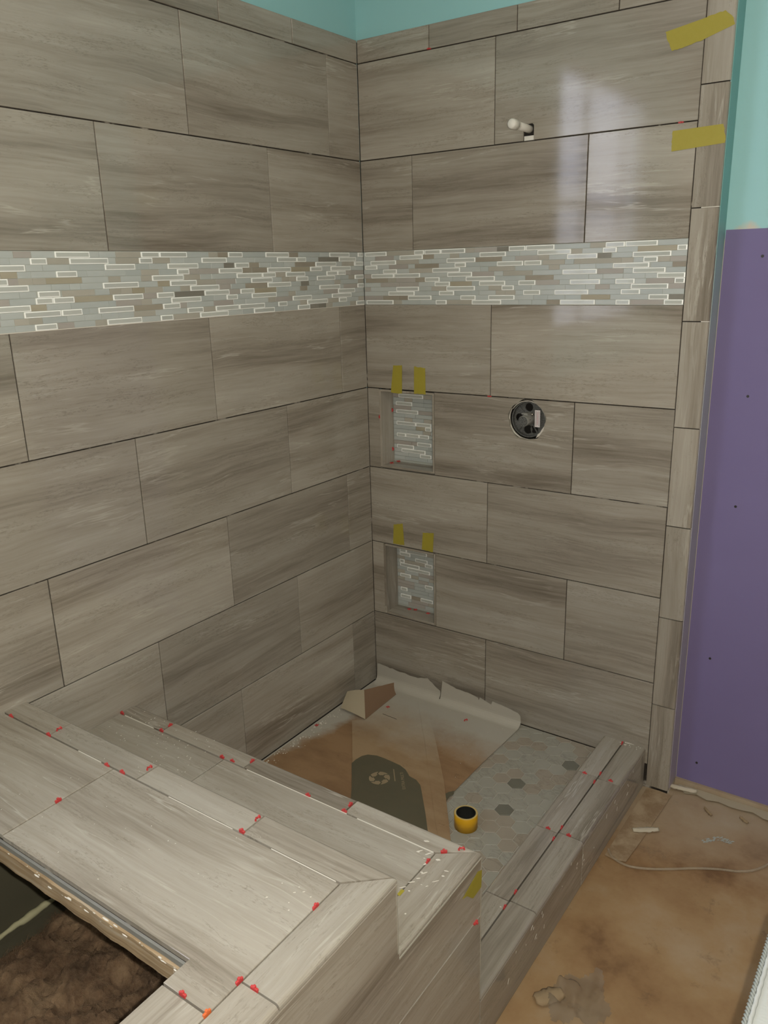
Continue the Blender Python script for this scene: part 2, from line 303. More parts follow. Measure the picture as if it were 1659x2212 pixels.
RCH=[[(0.008,0.101,'g'),(0.101,0.215,'b'),(0.215,0.255,'g'),(0.257,0.321,'g'),(0.322,0.414,'g'),(0.571,0.629,'g'),(0.63,0.726,'g'),(0.839,0.886,'b'),(0.886,0.944,'g'),(0.945,1.039,'g')],[(0.155,0.25,'g'),(0.294,0.356,'d'),(0.467,0.562,'g'),(0.61,0.668,'n'),(0.669,0.78,'g'),(0.815,0.877,'b'),(0.878,0.921,'g'),(0.922,0.982,'d'),(1.094,1.122,'g')],[(0.031,0.14,'g'),(0.141,0.233,'b'),(0.283,0.343,'n'),(0.343,0.452,'g'),(0.548,0.594,'n'),(0.767,0.863,'g'),(0.863,0.905,'n'),(0.907,0.968,'d'),(0.968,1.079,'g')],[(0.007,0.06,'g'),(0.217,0.313,'b'),(0.374,0.417,'g'),(0.53,0.622,'g'),(0.626,0.684,'g'),(0.688,0.761,'b'),(0.79,0.937,'b'),(1.0,1.042,'g')],[(0.084,0.143,'g'),(0.287,0.395,'g'),(0.396,0.471,'d'),(0.471,0.499,'m'),(0.5,0.593,'n'),(0.596,0.709,'n'),(0.911,1.019,'g'),(1.023,1.084,'b')],[(0.033,0.13,'g'),(0.131,0.238,'g'),(0.3,0.346,'n'),(0.346,0.44,'g'),(0.553,0.655,'b'),(0.754,0.864,'g'),(0.971,1.066,'g')],[(0.008,0.104,'b'),(0.257,0.316,'g'),(0.416,0.524,'g'),(0.63,0.726,'b'),(0.839,0.882,'n'),(0.883,0.944,'d'),(1.042,1.122,'g')],[(0.01,0.072,'b'),(0.296,0.356,'g'),(0.357,0.439,'t'),(0.439,0.465,'n'),(0.466,0.561,'g'),(0.607,0.666,'g'),(0.779,0.875,'g'),(0.921,0.979,'g'),(1.012,1.092,'t'),(1.093,1.122,'g')],[(0.004,0.029,'d'),(0.139,0.233,'g'),(0.342,0.451,'g'),(0.548,0.592,'g'),(0.652,0.765,'n'),(0.86,0.905,'m'),(0.968,1.077,'g')],[(0.105,0.215,'g'),(0.313,0.372,'g'),(0.466,0.527,'m'),(0.624,0.683,'g'),(0.684,0.73,'n'),(0.73,0.84,'g'),(0.939,0.997,'g')],[(0.147,0.187,'m'),(0.187,0.283,'g'),(0.286,0.396,'b'),(0.396,0.454,'g'),(0.5,0.595,'g'),(0.709,0.766,'n'),(0.817,0.908,'b'),(0.909,1.022,'n'),(1.022,1.08,'g')],[(0.009,0.126,'g'),(0.238,0.3,'d'),(0.3,0.343,'g'),(0.344,0.439,'b'),(0.439,0.548,'g'),(0.609,0.655,'b'),(0.749,0.862,'g'),(0.862,0.925,'b'),(0.925,0.968,'g'),(0.969,1.066,'m'),(1.067,1.122,'g')]]
N1=[[],[(0.086,0.195,'g')],[],[(0.073,0.147,'g')],[],[(0.075,0.173,'g')],[(0.114,0.16,'n')],[],[(0.075,0.162,'g'),(0.162,0.229,'g')],[(0.202,0.23,'g')],[],[(0.075,0.116,'g'),(0.116,0.176,'g'),(0.176,0.219,'g')],[],[(0.166,0.229,'g')],[(0.075,0.152,'g')],[(0.095,0.203,'g')],[(0.178,0.229,'g')],[]]
N2=[[],[],[(0.077,0.109,'g'),(0.109,0.204,'g')],[(0.077,0.127,'g')],[(0.149,0.207,'g')],[(0.076,0.099,'g'),(0.194,0.23,'g')],[(0.078,0.169,'g')],[(0.111,0.217,'g')],[],[(0.077,0.128,'g')],[(0.208,0.231,'d')],[(0.193,0.231,'g')],[],[(0.078,0.11,'g')],[],[(0.077,0.128,'g'),(0.172,0.23,'g')],[],[]]
SP_DECK=[(0.0345,-1.5415,0.309),(0.1863,-1.5402,0.309),(0.1881,-1.5136,0.309),(0.4038,-1.5424,0.309),(0.4529,-1.5405,0.309),(0.4917,-1.4998,0.309),(0.4227,-1.6731,0.309),(0.8026,-1.537,0.309),(0.8027,-1.4944,0.309),(1.0389,-1.6053,0.309),(1.0372,-1.7813,0.309),(1.0658,-1.7787,0.309),(0.9845,-1.844,0.309),(1.0375,-1.8464,0.309)]
SP_LEDGE=[(0.0059,-1.2186,0.146),(0.1715,-1.2185,0.146),(0.1717,-1.1883,0.146),(0.401,-1.2175,0.146),(0.436,-1.2164,0.146),(0.4784,-1.1891,0.146),(0.6851,-1.2182,0.146),(0.7916,-1.2171,0.146),(0.7894,-1.1916,0.146),(1.048,-1.208,0.146),(1.0758,-1.1825,0.146),(1.0355,-1.2511,0.146)]
SP_FACE=[(1.1147,-1.1919,-0.0143)]
SP_CURB=[(1.036,-0.0161,-0.244),(1.0407,-0.221,-0.244),(0.9966,-0.2464,-0.244),(1.0376,-0.2733,-0.244),(1.0801,-0.2416,-0.244),(1.008,-0.5567,-0.244),(1.0399,-0.5312,-0.244),(1.0399,-0.589,-0.244),(1.0695,-0.5523,-0.244),(1.0409,-0.833,-0.244),(1.0374,-0.8949,-0.244)]
SP_PAN=[(0.1776,-0.1741,-0.297),(0.4764,-0.0638,-0.297),(0.0223,-0.4256,-0.297),(0.0282,-0.4029,-0.297)]
SP_WALL=[(0.0478,0.0,0.7958),(0.5088,0.0,0.9001),(0.2807,0.0,1.984),(1.0787,0.0,1.6786)]
SP_NF=[(0.0631,0.034,0.617),(0.074,0.0843,0.617)]
SP_NF2=[(0.1264,0.0676,0.018),(0.1501,0.0822,0.018),(0.2154,0.0687,0.018)]
SP_NL=[(0.066,0.0689,0.811),(0.066,0.0661,0.6616)]
T1=[(1.0212,0.0,1.9046),(1.1245,0.0,1.921),(1.1703,0.0,1.9295),(1.1915,0.0,1.9094),(1.1965,0.0,1.8937),(1.125,0.0,1.8722),(1.0851,0.0,1.8633),(1.0421,0.0,1.8562),(1.0264,0.0,1.8864)]
T2=[(1.059,0.0,1.6599),(1.1892,0.0,1.6634),(1.1973,0.0,1.6343),(1.1971,0.0,1.6166),(1.059,0.0,1.6085),(1.0585,0.0,1.6399)]
T3=[(0.1199,0.0,0.9893),(0.1581,0.0,0.991),(0.1557,0.0,0.8889),(0.1069,0.0,0.8893)]
T4=[(0.2093,0.0,0.9883),(0.2558,0.0,0.9848),(0.2565,0.0,0.892),(0.2076,0.0,0.8922)]
T5=[(0.1056,0.0,0.3838),(0.1474,0.0,0.3933),(0.1529,0.0,0.3076),(0.1013,0.0,0.3051)]
T6=[(0.2377,0.0,0.3731),(0.2859,0.0,0.3784),(0.2809,0.0,0.3024),(0.232,0.0,0.304)]
T7=[(1.1147,-1.2504,0.0911),(1.1147,-1.185,0.1122),(1.1147,-1.1669,0.1032),(1.1147,-1.1698,0.0613),(1.1147,-1.2055,0.0589),(1.1147,-1.23,0.0838)]
T8=[(1.0332,-1.3549,0.146),(1.0336,-1.3457,0.146),(1.0412,-1.3554,0.146),(1.0401,-1.362,0.146)]
# ================================================================== THE SETTING
FZ = -.396; CEIL = 2.65; XR = 3.2; YF = -3.8
PAN = -.305; G_ = .0032
def grid_wall(name, us, zs, holes, place, m, parent=None):
    """a slab with rectangular openings: every cell of the grid that is not a hole becomes a box; place(u0,u1,z0,z1) gives the box"""
    bm = bmesh.new()
    for i in range(len(us) - 1):
        for j in range(len(zs) - 1):
            cu = (us[i] + us[i + 1]) / 2; cz = (zs[j] + zs[j + 1]) / 2
            if any(h[0] < cu < h[1] and h[2] < cz < h[3] for h in holes): continue
            box(bm, *place(us[i], us[i + 1], zs[j], zs[j + 1]))
    bmesh.ops.remove_doubles(bm, verts=bm.verts, dist=1e-5)
    return add(name, mesh_of(bm, name), parent, None, (m,))
SL = {'wall_left': 'left wall covered in striped grey brown tile with a pale mosaic band', 'wall_right': 'tiled back wall of the shower with two niches and a mosaic band',
      'wall_back': 'aqua painted wall with bare purple drywall below, right of the shower', 'wall_front': 'plain wall behind the camera', 'wall_side': 'plain wall on the far right side',
      'ceiling': 'plain white ceiling above the room', 'floor': 'floor of the room under the brown paper', 'window_1': 'white framed tub window mirrored in the tile'}
def struct(o):
    o['kind'] = 'structure'; o['label'] = SL[o.name]; o['category'] = o.name.split('_')[0]; return o
WY0, WY1, WZ0, WZ1 = -3.20, -1.72, .95, 2.33
wl = struct(grid_wall('wall_left', [YF, WY0, WY1, .20], [FZ, WZ0, WZ1, CEIL], [(WY0, WY1, WZ0, WZ1)], lambda a, b, c, d: (-.14, -.009, a, b, c, d), M['cyan']))
wb = struct(boxes('wall_back', [(-.009, XR + .1, .087, .20, FZ, CEIL)], M['cyan']))
NI = [(.052, .291, .604, .893), (.054, .291, .004, .303)]
VX, VZ, VR = .648, .832, .067
wr = struct(grid_wall('wall_right', [-.009, .045, .298, .575, .725, 1.197], [FZ, -.003, .310, .597, .745, .900, .915, CEIL],
    [(.045, .298, -.003, .310), (.045, .298, .597, .900), (.575, .725, .745, .915)], lambda a, b, c, d: (a, b, .010, .087, c, d), M['cyan']))
wf = struct(boxes('wall_front', [(-.14, XR + .1, YF - .1, YF, FZ, CEIL)], M['bare']))
ws = struct(boxes('wall_side', [(XR, XR + .1, YF, .087, FZ, CEIL)], M['bare']))
ce = struct(boxes('ceiling', [(-.14, XR + .1, YF - .1, .2, CEIL, CEIL + .1)], M['ceil']))
fr = struct(boxes('floor', [(-.14, XR + .1, YF - .1, .2, FZ - .1, FZ)], M['subfloor']))
# tub window in the left wall, beyond the frame: it is the one mirrored in the polished tile
win = struct(boxes('window_1', [(-.10, -.05, WY0, WY0 + .05, WZ0, WZ1), (-.10, -.05, WY1 - .05, WY1, WZ0, WZ1), (-.10, -.05, WY0, WY1, WZ0, WZ0 + .05), (-.10, -.05, WY0, WY1, WZ1 - .05, WZ1)], M['frame']))
bm = bmesh.new()
for yy in (-2.21, -2.83): box(bm, -.09, -.06, yy - .012, yy + .012, WZ0 + .05, WZ1 - .05)
box(bm, -.09, -.06, WY0 + .05, WY1 - .05, 1.63, 1.66)
add('muntin', mesh_of(bm), win, None, (M['frame'],))
boxes('pane', [(-.077, -.073, WY0 + .05, WY1 - .05, WZ0 + .05, WZ1 - .05)], M['glass'], win)

# corner return of the furred tile wall, a board face with shade-darkened paint above and bare compound below
boxes('corner_board', [(1.197, 1.1985, .0095, .0869, FZ + .02, CEIL)], M['corner'], wr)
# thinset beds behind the tile
TOPZ = 2.0489
grid_wall('thinset_bed', [-1.68, 0.0], [-.396, TOPZ - .004], [], lambda a, b, c, d: (-.009, -.0045, a, b, c, d), M['thin'], wl)
grid_wall('thinset_bed', [-.0045, .045, .298, .575, .725, 1.194], [FZ, -.003, .310, .597, .745, .900, .915, TOPZ - .004],
    [(.045, .298, -.003, .310), (.045, .298, .597, .900), (.575, .725, .745, .915)], lambda a, b, c, d: (a, b, .0045, .010, c, d), M['thin'], wr)

# wall tiles ---------------------------------------------------------------
ZF, ZE, ZD, ZC, ZB, ZT, ZA, ZA0 = 0.0, .3001, .6001, .9018, 1.2016, 1.38, 1.6794, 1.9792
YL = -1.68
def left_row(z0, z1, joints):
    js = [0.0] + joints + [YL]
    for a, b in zip(js[:-1], js[1:]):
        y1 = a - (G_ / 2 if a < 0 else .0008); y0 = b + G_ / 2
        if y1 - y0 < .01: continue
        tile(wl, 'tile', (0, (y0 + y1) / 2, (z0 + z1) / 2), (0, 1, 0), (0, 0, 1), y1 - y0, z1 - z0 - G_)
left_row(ZA0, TOPZ + G_ / 2, [-.3261, -.6298, -.935, -1.24, -1.545])
left_row(ZA, ZA0, [-.1659, -.7739, -1.386])
left_row(ZT, ZA, [-.4675, -1.0754, -1.687])
left_row(ZC, ZB, [-.1491, -.7595, -1.3733])
left_row(ZD, ZC, [-.4500, -1.0620, -1.674])
left_row(ZE, ZD, [-.1435, -.7551, -1.3728])
def lt(z0, z1, y0, y1): tile(wl, 'tile', (0, (y0 + y1) / 2, (z0 + z1) / 2), (0, 1, 0), (0, 0, 1), y1 - y0, z1 - z0 - G_)
lt(ZF, ZE, -.4496 + .0013, -.0008); lt(ZF, ZE, -1.0632 + .0013, -.4496 - .0013); lt(ZF, ZE, -1.476, -1.0632 - .0013)
lt(PAN, ZF, -.1446 + .0013, -.0008); lt(PAN, ZF, -.7572 + .0013, -.1446 - .0013); lt(PAN, ZF, -1.165, -.7572 - .0013)

def rt(z0, z1, x0, x1): tile(wr, 'tile', ((x0 + x1) / 2, 0, (z0 + z1) / 2), (1, 0, 0), (0, 0, 1), x1 - x0, z1 - z0 - G_)
def right_row(z0, z1, xs):
    for a, b in zip(xs[:-1], xs[1:]): rt(z0, z1, a + (.0013 if a > .01 else .0008), b - (.0013 if b < 1.12 else 0.0006))
WE = 1.1222
right_row(ZA0, TOPZ + G_ / 2, [0, .2809, .5852, .8901, WE])
rt(ZA, ZA0, .0008, .5151 - .0013)
# tile with the slot for the shower pipe
x0, x1, z0, z1 = .5151 + .0013, WE, ZA + G_ / 2, ZA0 - G_ / 2
cx, cz = (x0 + x1) / 2, (z0 + z1) / 2
P = [(x0, z0), (.613, z0), (.6135, 1.720), (.618, 1.7255), (.642, 1.7265), (.6465, 1.722), (.6470, z0), (x1, z0), (x1, z1), (x0, z1)]
add('tile', poly_mesh([(a - cx, b - cz) for a, b in P], .009, .001), wr, frame3((cx, 0, cz), (1, 0, 0), (0, 0, 1)), (M['tile'],))
right_row(ZT, ZA, [0, .2105, .8196, WE])
right_row(ZC, ZB, [0, .5115, WE])
rt(ZD, ZC, .0008, .0515); rt(ZD, ZC, .8112 + .0013, WE)
right_row(ZE, ZD, [0, .5057, WE])
rt(ZF, ZE, .0008, .0535); rt(ZF, ZE, .2915, .8106 - .0013); rt(ZF, ZE, .8106 + .0013, WE)
rt(PAN, ZF, .0008, .5051 - .0013); rt(PAN, ZF, .5051 + .0013, WE)
# tile with the round valve hole
def holed_tile():
    x0, x1, z0, z1 = .2915, .8112 - .0013, ZD + G_ / 2, ZC - G_ / 2
    cx, cz = (x0 + x1) / 2, (z0 + z1) / 2
    bm = bmesh.new(); N = 48; hx, hz = VX - cx, VZ - cz; w2, h2 = (x1 - x0) / 2, (z1 - z0) / 2
    angs = [2 * math.pi * i / N for i in range(N)]
    for c in ((w2, h2), (-w2, h2), (-w2, -h2), (w2, -h2)):
        a = math.atan2(c[1] - hz, c[0] - hx) % (2 * math.pi)
        k = min(range(len(angs)), key=lambda i: abs(angs[i] - a)); angs[k] = a
    rings = []
    for a in angs:
        dx, dz = math.cos(a), math.sin(a); r = VR * (1 + .03 * math.sin(5 * a) + .02 * math.sin(11 * a))
        t = min(((w2 if dx > 0 else -w2) - hx) / dx if abs(dx) > 1e-6 else 9, ((h2 if dz > 0 else -h2) - hz) / dz if abs(dz) > 1e-6 else 9)
        p, q = (hx + r * dx, hz + r * dz), (hx + t * dx, hz + t * dz)
        rings.append([bm.verts.new((p[0], p[1], 0)), bm.verts.new((q[0], q[1], 0)), bm.verts.new((p[0], p[1], -.009)), bm.verts.new((q[0], q[1], -.009))])
    for i in range(N):
        a, b = rings[i], rings[(i + 1) % N]
        bm.faces.new((a[0], a[1], b[1], b[0])); bm.faces.new((a[2], b[2], b[3], a[3]))
        bm.faces.new((a[1], a[3], b[3], b[1])); bm.faces.new((a[0], b[0], b[2], a[2])).material_index = 1
    bmesh.ops.recalc_face_normals(bm, faces=bm.faces)
    add('tile', mesh_of(bm), wr, frame3((cx, 0, cz), (1, 0, 0), (0, 0, 1)), (M['tile'], M['edge']))
holed_tile()
# bullnose edge pieces, twelve inches tall, rounded outer edge
zj = [2.07, 1.765, 1.459, 1.1555, .8495, .543, .2375, -.0735, -.384]
for a, b in zip(zj[:-1], zj[1:]):
    mm = frame3((1.1610, -.0012, (a + b) / 2), (0, 0, 1), (-1, 0, 0))   # local x up, local y towards the shower
    add('bullnose_tile', rect(a - b - G_, .0722, .0115, .001, (0,), .007), wr, mm, (M['tile'],))
# thin pale grout line where two trim pieces meet the paint
for b in ((1.15, 1.197, -.0008, .006, 1.458, 1.4605), (1.175, 1.197, -.0008, .006, 1.1545, 1.157)): boxes('grout_line', [b], M['plaster'], wr)

# mosaic bands ---------------------------------------------------------------
CM = {}
def glass_chip(w, h, t=.008):
    k = (round(w, 3), round(h, 4))
    if k in CM: return CM[k]
    w = k[0]; b = .0021; bm = bmesh.new()
    o_ = [(-w / 2, -h / 2), (w / 2, -h / 2), (w / 2, h / 2), (-w / 2, h / 2)]
    i_ = [(-w / 2 + b * 1.5, -h / 2 + b), (w / 2 - b * 1.5, -h / 2 + b), (w / 2 - b * 1.5, h / 2 - b), (-w / 2 + b * 1.5, h / 2 - b)]
    O = [bm.verts.new((x, y, .0003)) for x, y in o_]; I = [bm.verts.new((x, y, .0010)) for x, y in i_]; B = [bm.verts.new((x, y, -t)) for x, y in o_]
    bm.faces.new(I)
    for i in range(4):
        j = (i + 1) % 4; bm.faces.new((O[i], O[j], I[j], I[i])).material_index = 1; bm.faces.new((B[i], B[j], O[j], O[i])).material_index = 1
    bm.faces.new(B[::-1]); CM[k] = mesh_of(bm); return CM[k]
def mosaic(parent, rows, lo, hi, top, rh, place, rng):
    for ri, row in enumerate(rows):
        z = top - (ri + .5) * rh; items = []; cur = lo
        def fill(a, b):
            while b - a > .004:
                L = rng.choice((.035, .05, .065, .08, .10)); L = min(L, b - a)
                if b - a - L < .018: L = b - a
                k = rng.choices(('f', 'b', 'n', 't', 'm'), (.86, .07, .015, .015, .04))[0]
                items.append((a, a + L, k)); a += L
        for a, b, k in row:
            if a - cur > .006: fill(cur, a)
            items.append((max(a, cur) if a - cur <= .006 else a, b, k)); cur = b
        if hi - cur > .004: fill(cur, hi)
        for a, b, k in items:
            wd = b - a - .0009; hh = rh - .0009
            if wd < .004: continue
            o, u, v = place((a + b) / 2, z)
            if k == 'g':
                add('glass_strip', glass_chip(wd, hh), parent, frame3(o, u, v), (M['gmid'], M['gedge']))
            else:
                off = rng.uniform(-.0007, .0003)
                mm = frame3(o, u, v); mm.translation += mm.to_3x3() @ Vector((0, 0, off))
                add('frosted_strip' if k == 'f' else 'stone_strip', rect(round(wd, 3), hh, .008, .0004), parent, mm, (M['frost' if k == 'f' else k],))
rg = random.Random(3)
RH = (ZT - ZB) / 12
mosaic(wl, LCH, .001, 1.68, ZT, RH, lambda s, z: ((0, -s, z), (0, 1, 0), (0, 0, 1)), rg)
mosaic(wr, RCH, .001, 1.1222, ZT, RH, lambda s, z: ((s, 0, z), (1, 0, 0), (0, 0, 1)), rg)
boxes('mosaic_bed', [(-.0045, -.0012, YL, -.0005, ZB - .001, ZT + .001)], M['wgrout'], wl)
boxes('mosaic_bed', [(.0005, 1.122, .0012, .0045, ZB - .001, ZT + .001)], M['wgrout'], wr)
boxes('grout_line', [(-.004, .0002, YL, -.001, ZB - .0016, ZB + .0004)], M['plaster'], wl)

# niches -----------------------------------------------------------------------
def niche(x0, x1, z0, z1, rows):
    D = .081; t = .008
    # liners: left, right, sill, head, each a cut strip of the same tile with its edge showing
    tile(wr, 'niche_tile', (x0 + t, D / 2 - .001, (z0 + z1) / 2), (0, 0, 1), (0, 1, 0) if False else (0, -1, 0), z1 - z0 - .002, D + .0, t)
    tile(wr, 'niche_tile', (x1 - t, D / 2 - .001, (z0 + z1) / 2), (0, 0, 1), (0, 1, 0), z1 - z0 - .002, D, t)
    tile(wr, 'niche_tile', ((x0 + x1) / 2, D / 2 - .001, z0 + t), (1, 0, 0), (0, 1, 0), x1 - x0 - 2 * t, D, t)
    tile(wr, 'niche_tile', ((x0 + x1) / 2, D / 2 - .001, z1 - t), (1, 0, 0), (0, -1, 0), x1 - x0 - 2 * t, D, t)
    boxes('mosaic_bed', [(x0 + .001, x1 - .001, D + .001, .0868, z0 + .001, z1 - .001)], M['wgrout'], wr)
    mosaic(wr, rows, x0 + t + .001, x1 - t - .001, z1 - t - .001, .0149, lambda s, z: ((s, D - .003, z), (1, 0, 0), (0, 0, 1)), rg)
niche(.0525, .2905, .605, .8985, N1)
niche(.0545, .2905, .004, .2975, N2)

# purple board ----------------------------------------------------------------
bm = bmesh.new(); box(bm, 1.2005, 2.42, .0845, .0868, -.372, 1.401)
add('drywall_panel', mesh_of(bm), wb, None, (M['purple'],))
for x, z in ((1.302, 1.328), (1.302, .941), (1.300, .608), (1.271, .094), (1.262, -.296)):
    bm = bmesh.new(); bmesh.ops.create_cone(bm, cap_ends=True, segments=12, radius1=.0042, radius2=.0036, depth=.0012)
    add('screw', mesh_of(bm), wb, Matrix.Translation((x, .0841, z)) @ Matrix.Rotation(math.pi / 2, 4, 'X'), (M['black'],))
# ragged paper of the board's lower edge and the sill plate beneath it
boxes('sill_plate', [(1.1990, 2.42, .0760, .0868, FZ, -.374)], M['subfloor'], wb)

# ================================================================== TUB DECK AND STEP
XF = 1.1147; Z1, Z2, ZK = .309, .146, -.244
Y1, Y2 = -1.4745, -1.1660
td = thing('tub_deck', 'grey tiled tub deck with lower tiled step and unfinished open cutout', 'tub deck', (.557, -1.75, FZ))
boxes('frame_wall', [(.001, 1.104, -1.29, -1.177, FZ + .002, Z2 - .040), (.952, 1.104, -3.3, -1.4875, FZ + .002, Z1 - .044), (.952, 1.104, -1.4875, -1.29, FZ + .002, Z2 - .040),
                     (.001, .952, -1.50, -1.487, Z2 - .040, Z1 - .044)], M['thin'], td)
bm = bmesh.new()
box(bm, .001, 1.104, Y1 - .02, -1.177, Z2 - .040, Z2 - .0105)          # step top board
box(bm, .001, 1.104, -1.795, Y1 - .012, Z1 - .0245, Z1 - .0105)         # deck board
box(bm, .9455, 1.104, -3.3, -1.795, Z1 - .0245, Z1 - .0105)
add('backer_board', mesh_of(bm), td, None, (M['thin'],))
# rough plywood edge at the cutout: a wavy sawn edge, grey board lip above it
def rough_lip(name, y, out, z0, z1, m, amp, seed, x0=.001, x1=.9455, n=90):
    rr = random.Random(seed); bm = bmesh.new(); P = []
    for i in range(n + 1):
        x = x0 + (x1 - x0) * i / n; d = out + amp * (noise.noise(Vector((x * 14, seed, 0))) + .5 * noise.noise(Vector((x * 55, seed, 3))))
        d2 = out + amp * 1.2 * noise.noise(Vector((x * 22, seed, 8)))
        P.append([bm.verts.new(p) for p in ((x, y, z1), (x, y - d, z1 + amp * .15 * rr.uniform(-1, 1)), (x, y - d2, z0 + amp * .2 * rr.uniform(-1, 1)), (x, y, z0))])
    for a, b in zip(P[:-1], P[1:]):
        for k in range(4): bm.faces.new((a[k], b[k], b[(k + 1) % 4], a[(k + 1) % 4]))
    bm.faces.new(P[0]); bm.faces.new(P[-1][::-1]); bmesh.ops.recalc_face_normals(bm, faces=bm.faces)
    return add(name, mesh_of(bm), td, None, (m,))
rough_lip('board_edge', -1.790, .0100, Z1 - .0215, Z1 - .0115, M['board'], .0007, 4)
rough_lip('plywood', -1.790, .0150, Z1 - .0560, Z1 - .0220, M['ply'], .0022, 9, n=160)
bm = bmesh.new(); box(bm, .001, 1.104, -1.795, Y1 - .012, Z1 - .0440, Z1 - .0245); box(bm, .952, 1.104, -3.3, -1.795, Z1 - .044, Z1 - .0245)
add('plywood', mesh_of(bm), td, None, (M['ply'],))
rr = random.Random(5); bm = bmesh.new()                                   # blobs of plaster squeezed along the sawn edge
for i in range(50):
    x = rr.uniform(.02, .93); s = rr.uniform(.0008, .0022)
    bmesh.ops.create_icosphere(bm, subdivisions=1, radius=s, matrix=Matrix.Translation((x, -1.802 - rr.uniform(0, .004), Z1 - .0200 - rr.uniform(0, .014))) @ Matrix.Diagonal((rr.uniform(1, 5), 1, .8, 1)))
bmesh.ops.create_icosphere(bm, subdivisions=2, radius=.005, matrix=Matrix.Translation((.745, -1.803, Z1 - .026)) @ Matrix.Diagonal((2.6, .6, 1.2, 1)))
tag(add('plaster_crumbs', mesh_of(bm), td, None, (M['plaster'],)), None, None, kind='stuff')
def top(name, pts, z, big=(), r=.008, along='x', t=.010):
    """flat tile on a horizontal surface; outline in world xy; veins run along x or y"""
    cx = sum(p[0] for p in pts) / len(pts); cy = sum(p[1] for p in pts) / len(pts)
    if along == 'x': u, v, loc = (1, 0, 0), (0, 1, 0), [(x - cx, y - cy) for x, y in pts]
    else: u, v, loc = (0, 1, 0), (-1, 0, 0), [(y - cy, -(x - cx)) for x, y in pts]
    mm = frame3((cx, cy, z + random.uniform(-.0003, .0003)), u, v)
    return add(name, poly_mesh(loc, t, .001, big, r), td if name != 'kerb_tile' else kb, mm, (M['tile'],))
g = .0017
def R4(x0, x1, y0, y1): return [(x0 + g, y0 + g), (x1 - g, y0 + g), (x1 - g, y1 - g), (x0 + g, y1 - g)]
# deck field tiles
top('deck_tile', R4(.0, .4250, -1.7950, -1.5405), Z1)
top('deck_tile', [(.4250 + g, -1.795), (.9430, -1.795), (.9430, -1.8470 + g), (1.0400 - g, -1.8470 + g), (1.0400 - g, -1.5405 - g), (.4250 + g, -1.5405 - g)], Z1)
top('deck_tile', R4(.9430, 1.0400, -2.46, -1.8470), Z1, along='y'); top('deck_tile', R4(.9430, 1.0400, -3.07, -2.46), Z1, along='y')
# deck cap: bullnose pieces along the step, then round the corner
for a, b in ((0, .1865), (.1865, .4985), (.4985, .8065)): top('cap_tile', R4(a, b, -1.5405, Y1), Z1, (2,))
top('cap_tile', [(.8065 + g, -1.5405 + g), (1.0400 - g, -1.5405 + g), (XF - g, Y1), (.8065 + g, Y1)], Z1, (2,))
top('cap_tile', [(1.0400 + g, -1.7800 + g), (XF, -1.7800 + g), (XF, Y1 - g), (1.0400 + g, -1.5405 - g)], Z1, (1,), along='y')
for a, b in ((-2.0855, -1.78), (-2.391, -2.0855), (-2.70, -2.391), (-3.0, -2.70)): top('cap_tile', R4(1.0400, XF + g, a, b), Z1, (1,), along='y')
# step
ys = -1.2205
for a, b in ((0, .4100), (.4100, 1.0350)): top('step_tile', R4(a, b, Y1 - .004, ys), Z2)
for a, b in ((0, .1730), (.1730, .4795), (.4795, .7930)): top('cap_tile', R4(a, b, ys, Y2), Z2, (2,))
top('cap_tile', [(.7930 + g, ys + g), (1.0350 - g, ys + g), (XF - g, Y2), (.7930 + g, Y2)], Z2, (2,))
top('cap_tile', [(1.0350 + g, Y1 - .001), (XF, Y1 - .001), (XF, Y2 - g), (1.0350 + g, ys - g)], Z2, (1,), along='y')
for b_ in ((.02, .14, ys - .0015, ys + .0015, Z2 - .006, Z2 - .0006), (.49, .80, ys - .0015, ys + .0012, Z2 - .006, Z2 - .0004), (.83, 1.03, ys - .0016, ys + .0014, Z2 - .006, Z2 - .0003),
                     (.30, .38, -1.5418, -1.5395, Z1 - .006, Z1 - .0005), (.60, .78, -1.5415, -1.5397, Z1 - .006, Z1 - .0008), (.88, 1.03, -1.5415, -1.5397, Z1 - .006, Z1 - .0008)): boxes('grout_line', [b_], M['plaster'], td)
# white plaster bead under the step cap along the front face, and the pale tile edges at the two outside corners
bm = bmesh.new()
for y0, y1, h in ((-1.476, -1.30, .0030), (-1.30, -1.1675, .0017)): box(bm, XF - .006, XF + .0016, y0, y1, Z2 - .0112 - h, Z2 - .0112)
box(bm, XF - .004, XF + .0010, Y1 - .0055, Y1 - .0035, Z2 + .0005, Z1 - .0125); box(bm, XF - .003, XF + .0010, Y2 - .0024, Y2 - .0006, ZK + .0005, Z2 - .0125)
add('edge_line', mesh_of(bm), td, None, (M['edge'],))
# front face: L-shaped first course, then lower courses
def face(name, pts, par, x=XF, big=()):
    cy = sum(p[0] for p in pts) / len(pts); cz = sum(p[1] for p in pts) / len(pts)
    return add(name, poly_mesh([(y - cy, z - cz) for y, z in pts], .0095, .001, big), par, frame3((x, cy, cz), (0, 1, 0), (0, 0, 1)), (M['tile'],))
face('front_tile', [(-2.09, -.0115), (Y2 - .001, -.0115), (Y2 - .001, Z2 - .0145), (Y1 - .001, Z2 - .0145), (Y1 - .001, Z1 - .0130), (-2.09, Z1 - .0130)], td)
face('front_tile', [(-2.70, -.0115), (-2.0926, -.0115), (-2.0926, Z1 - .013), (-2.70, Z1 - .013)], td)
for a, b in ((-1.7755, Y2 - .001), (-2.387, -1.7781), (-3.0, -2.3896)):
    face('front_tile', [(a, -.3115), (b, -.3115), (b, -.0141), (a, -.0141)], td); face('front_tile', [(a, FZ + .002), (b, FZ + .002), (b, -.3141), (a, -.3141)], td)
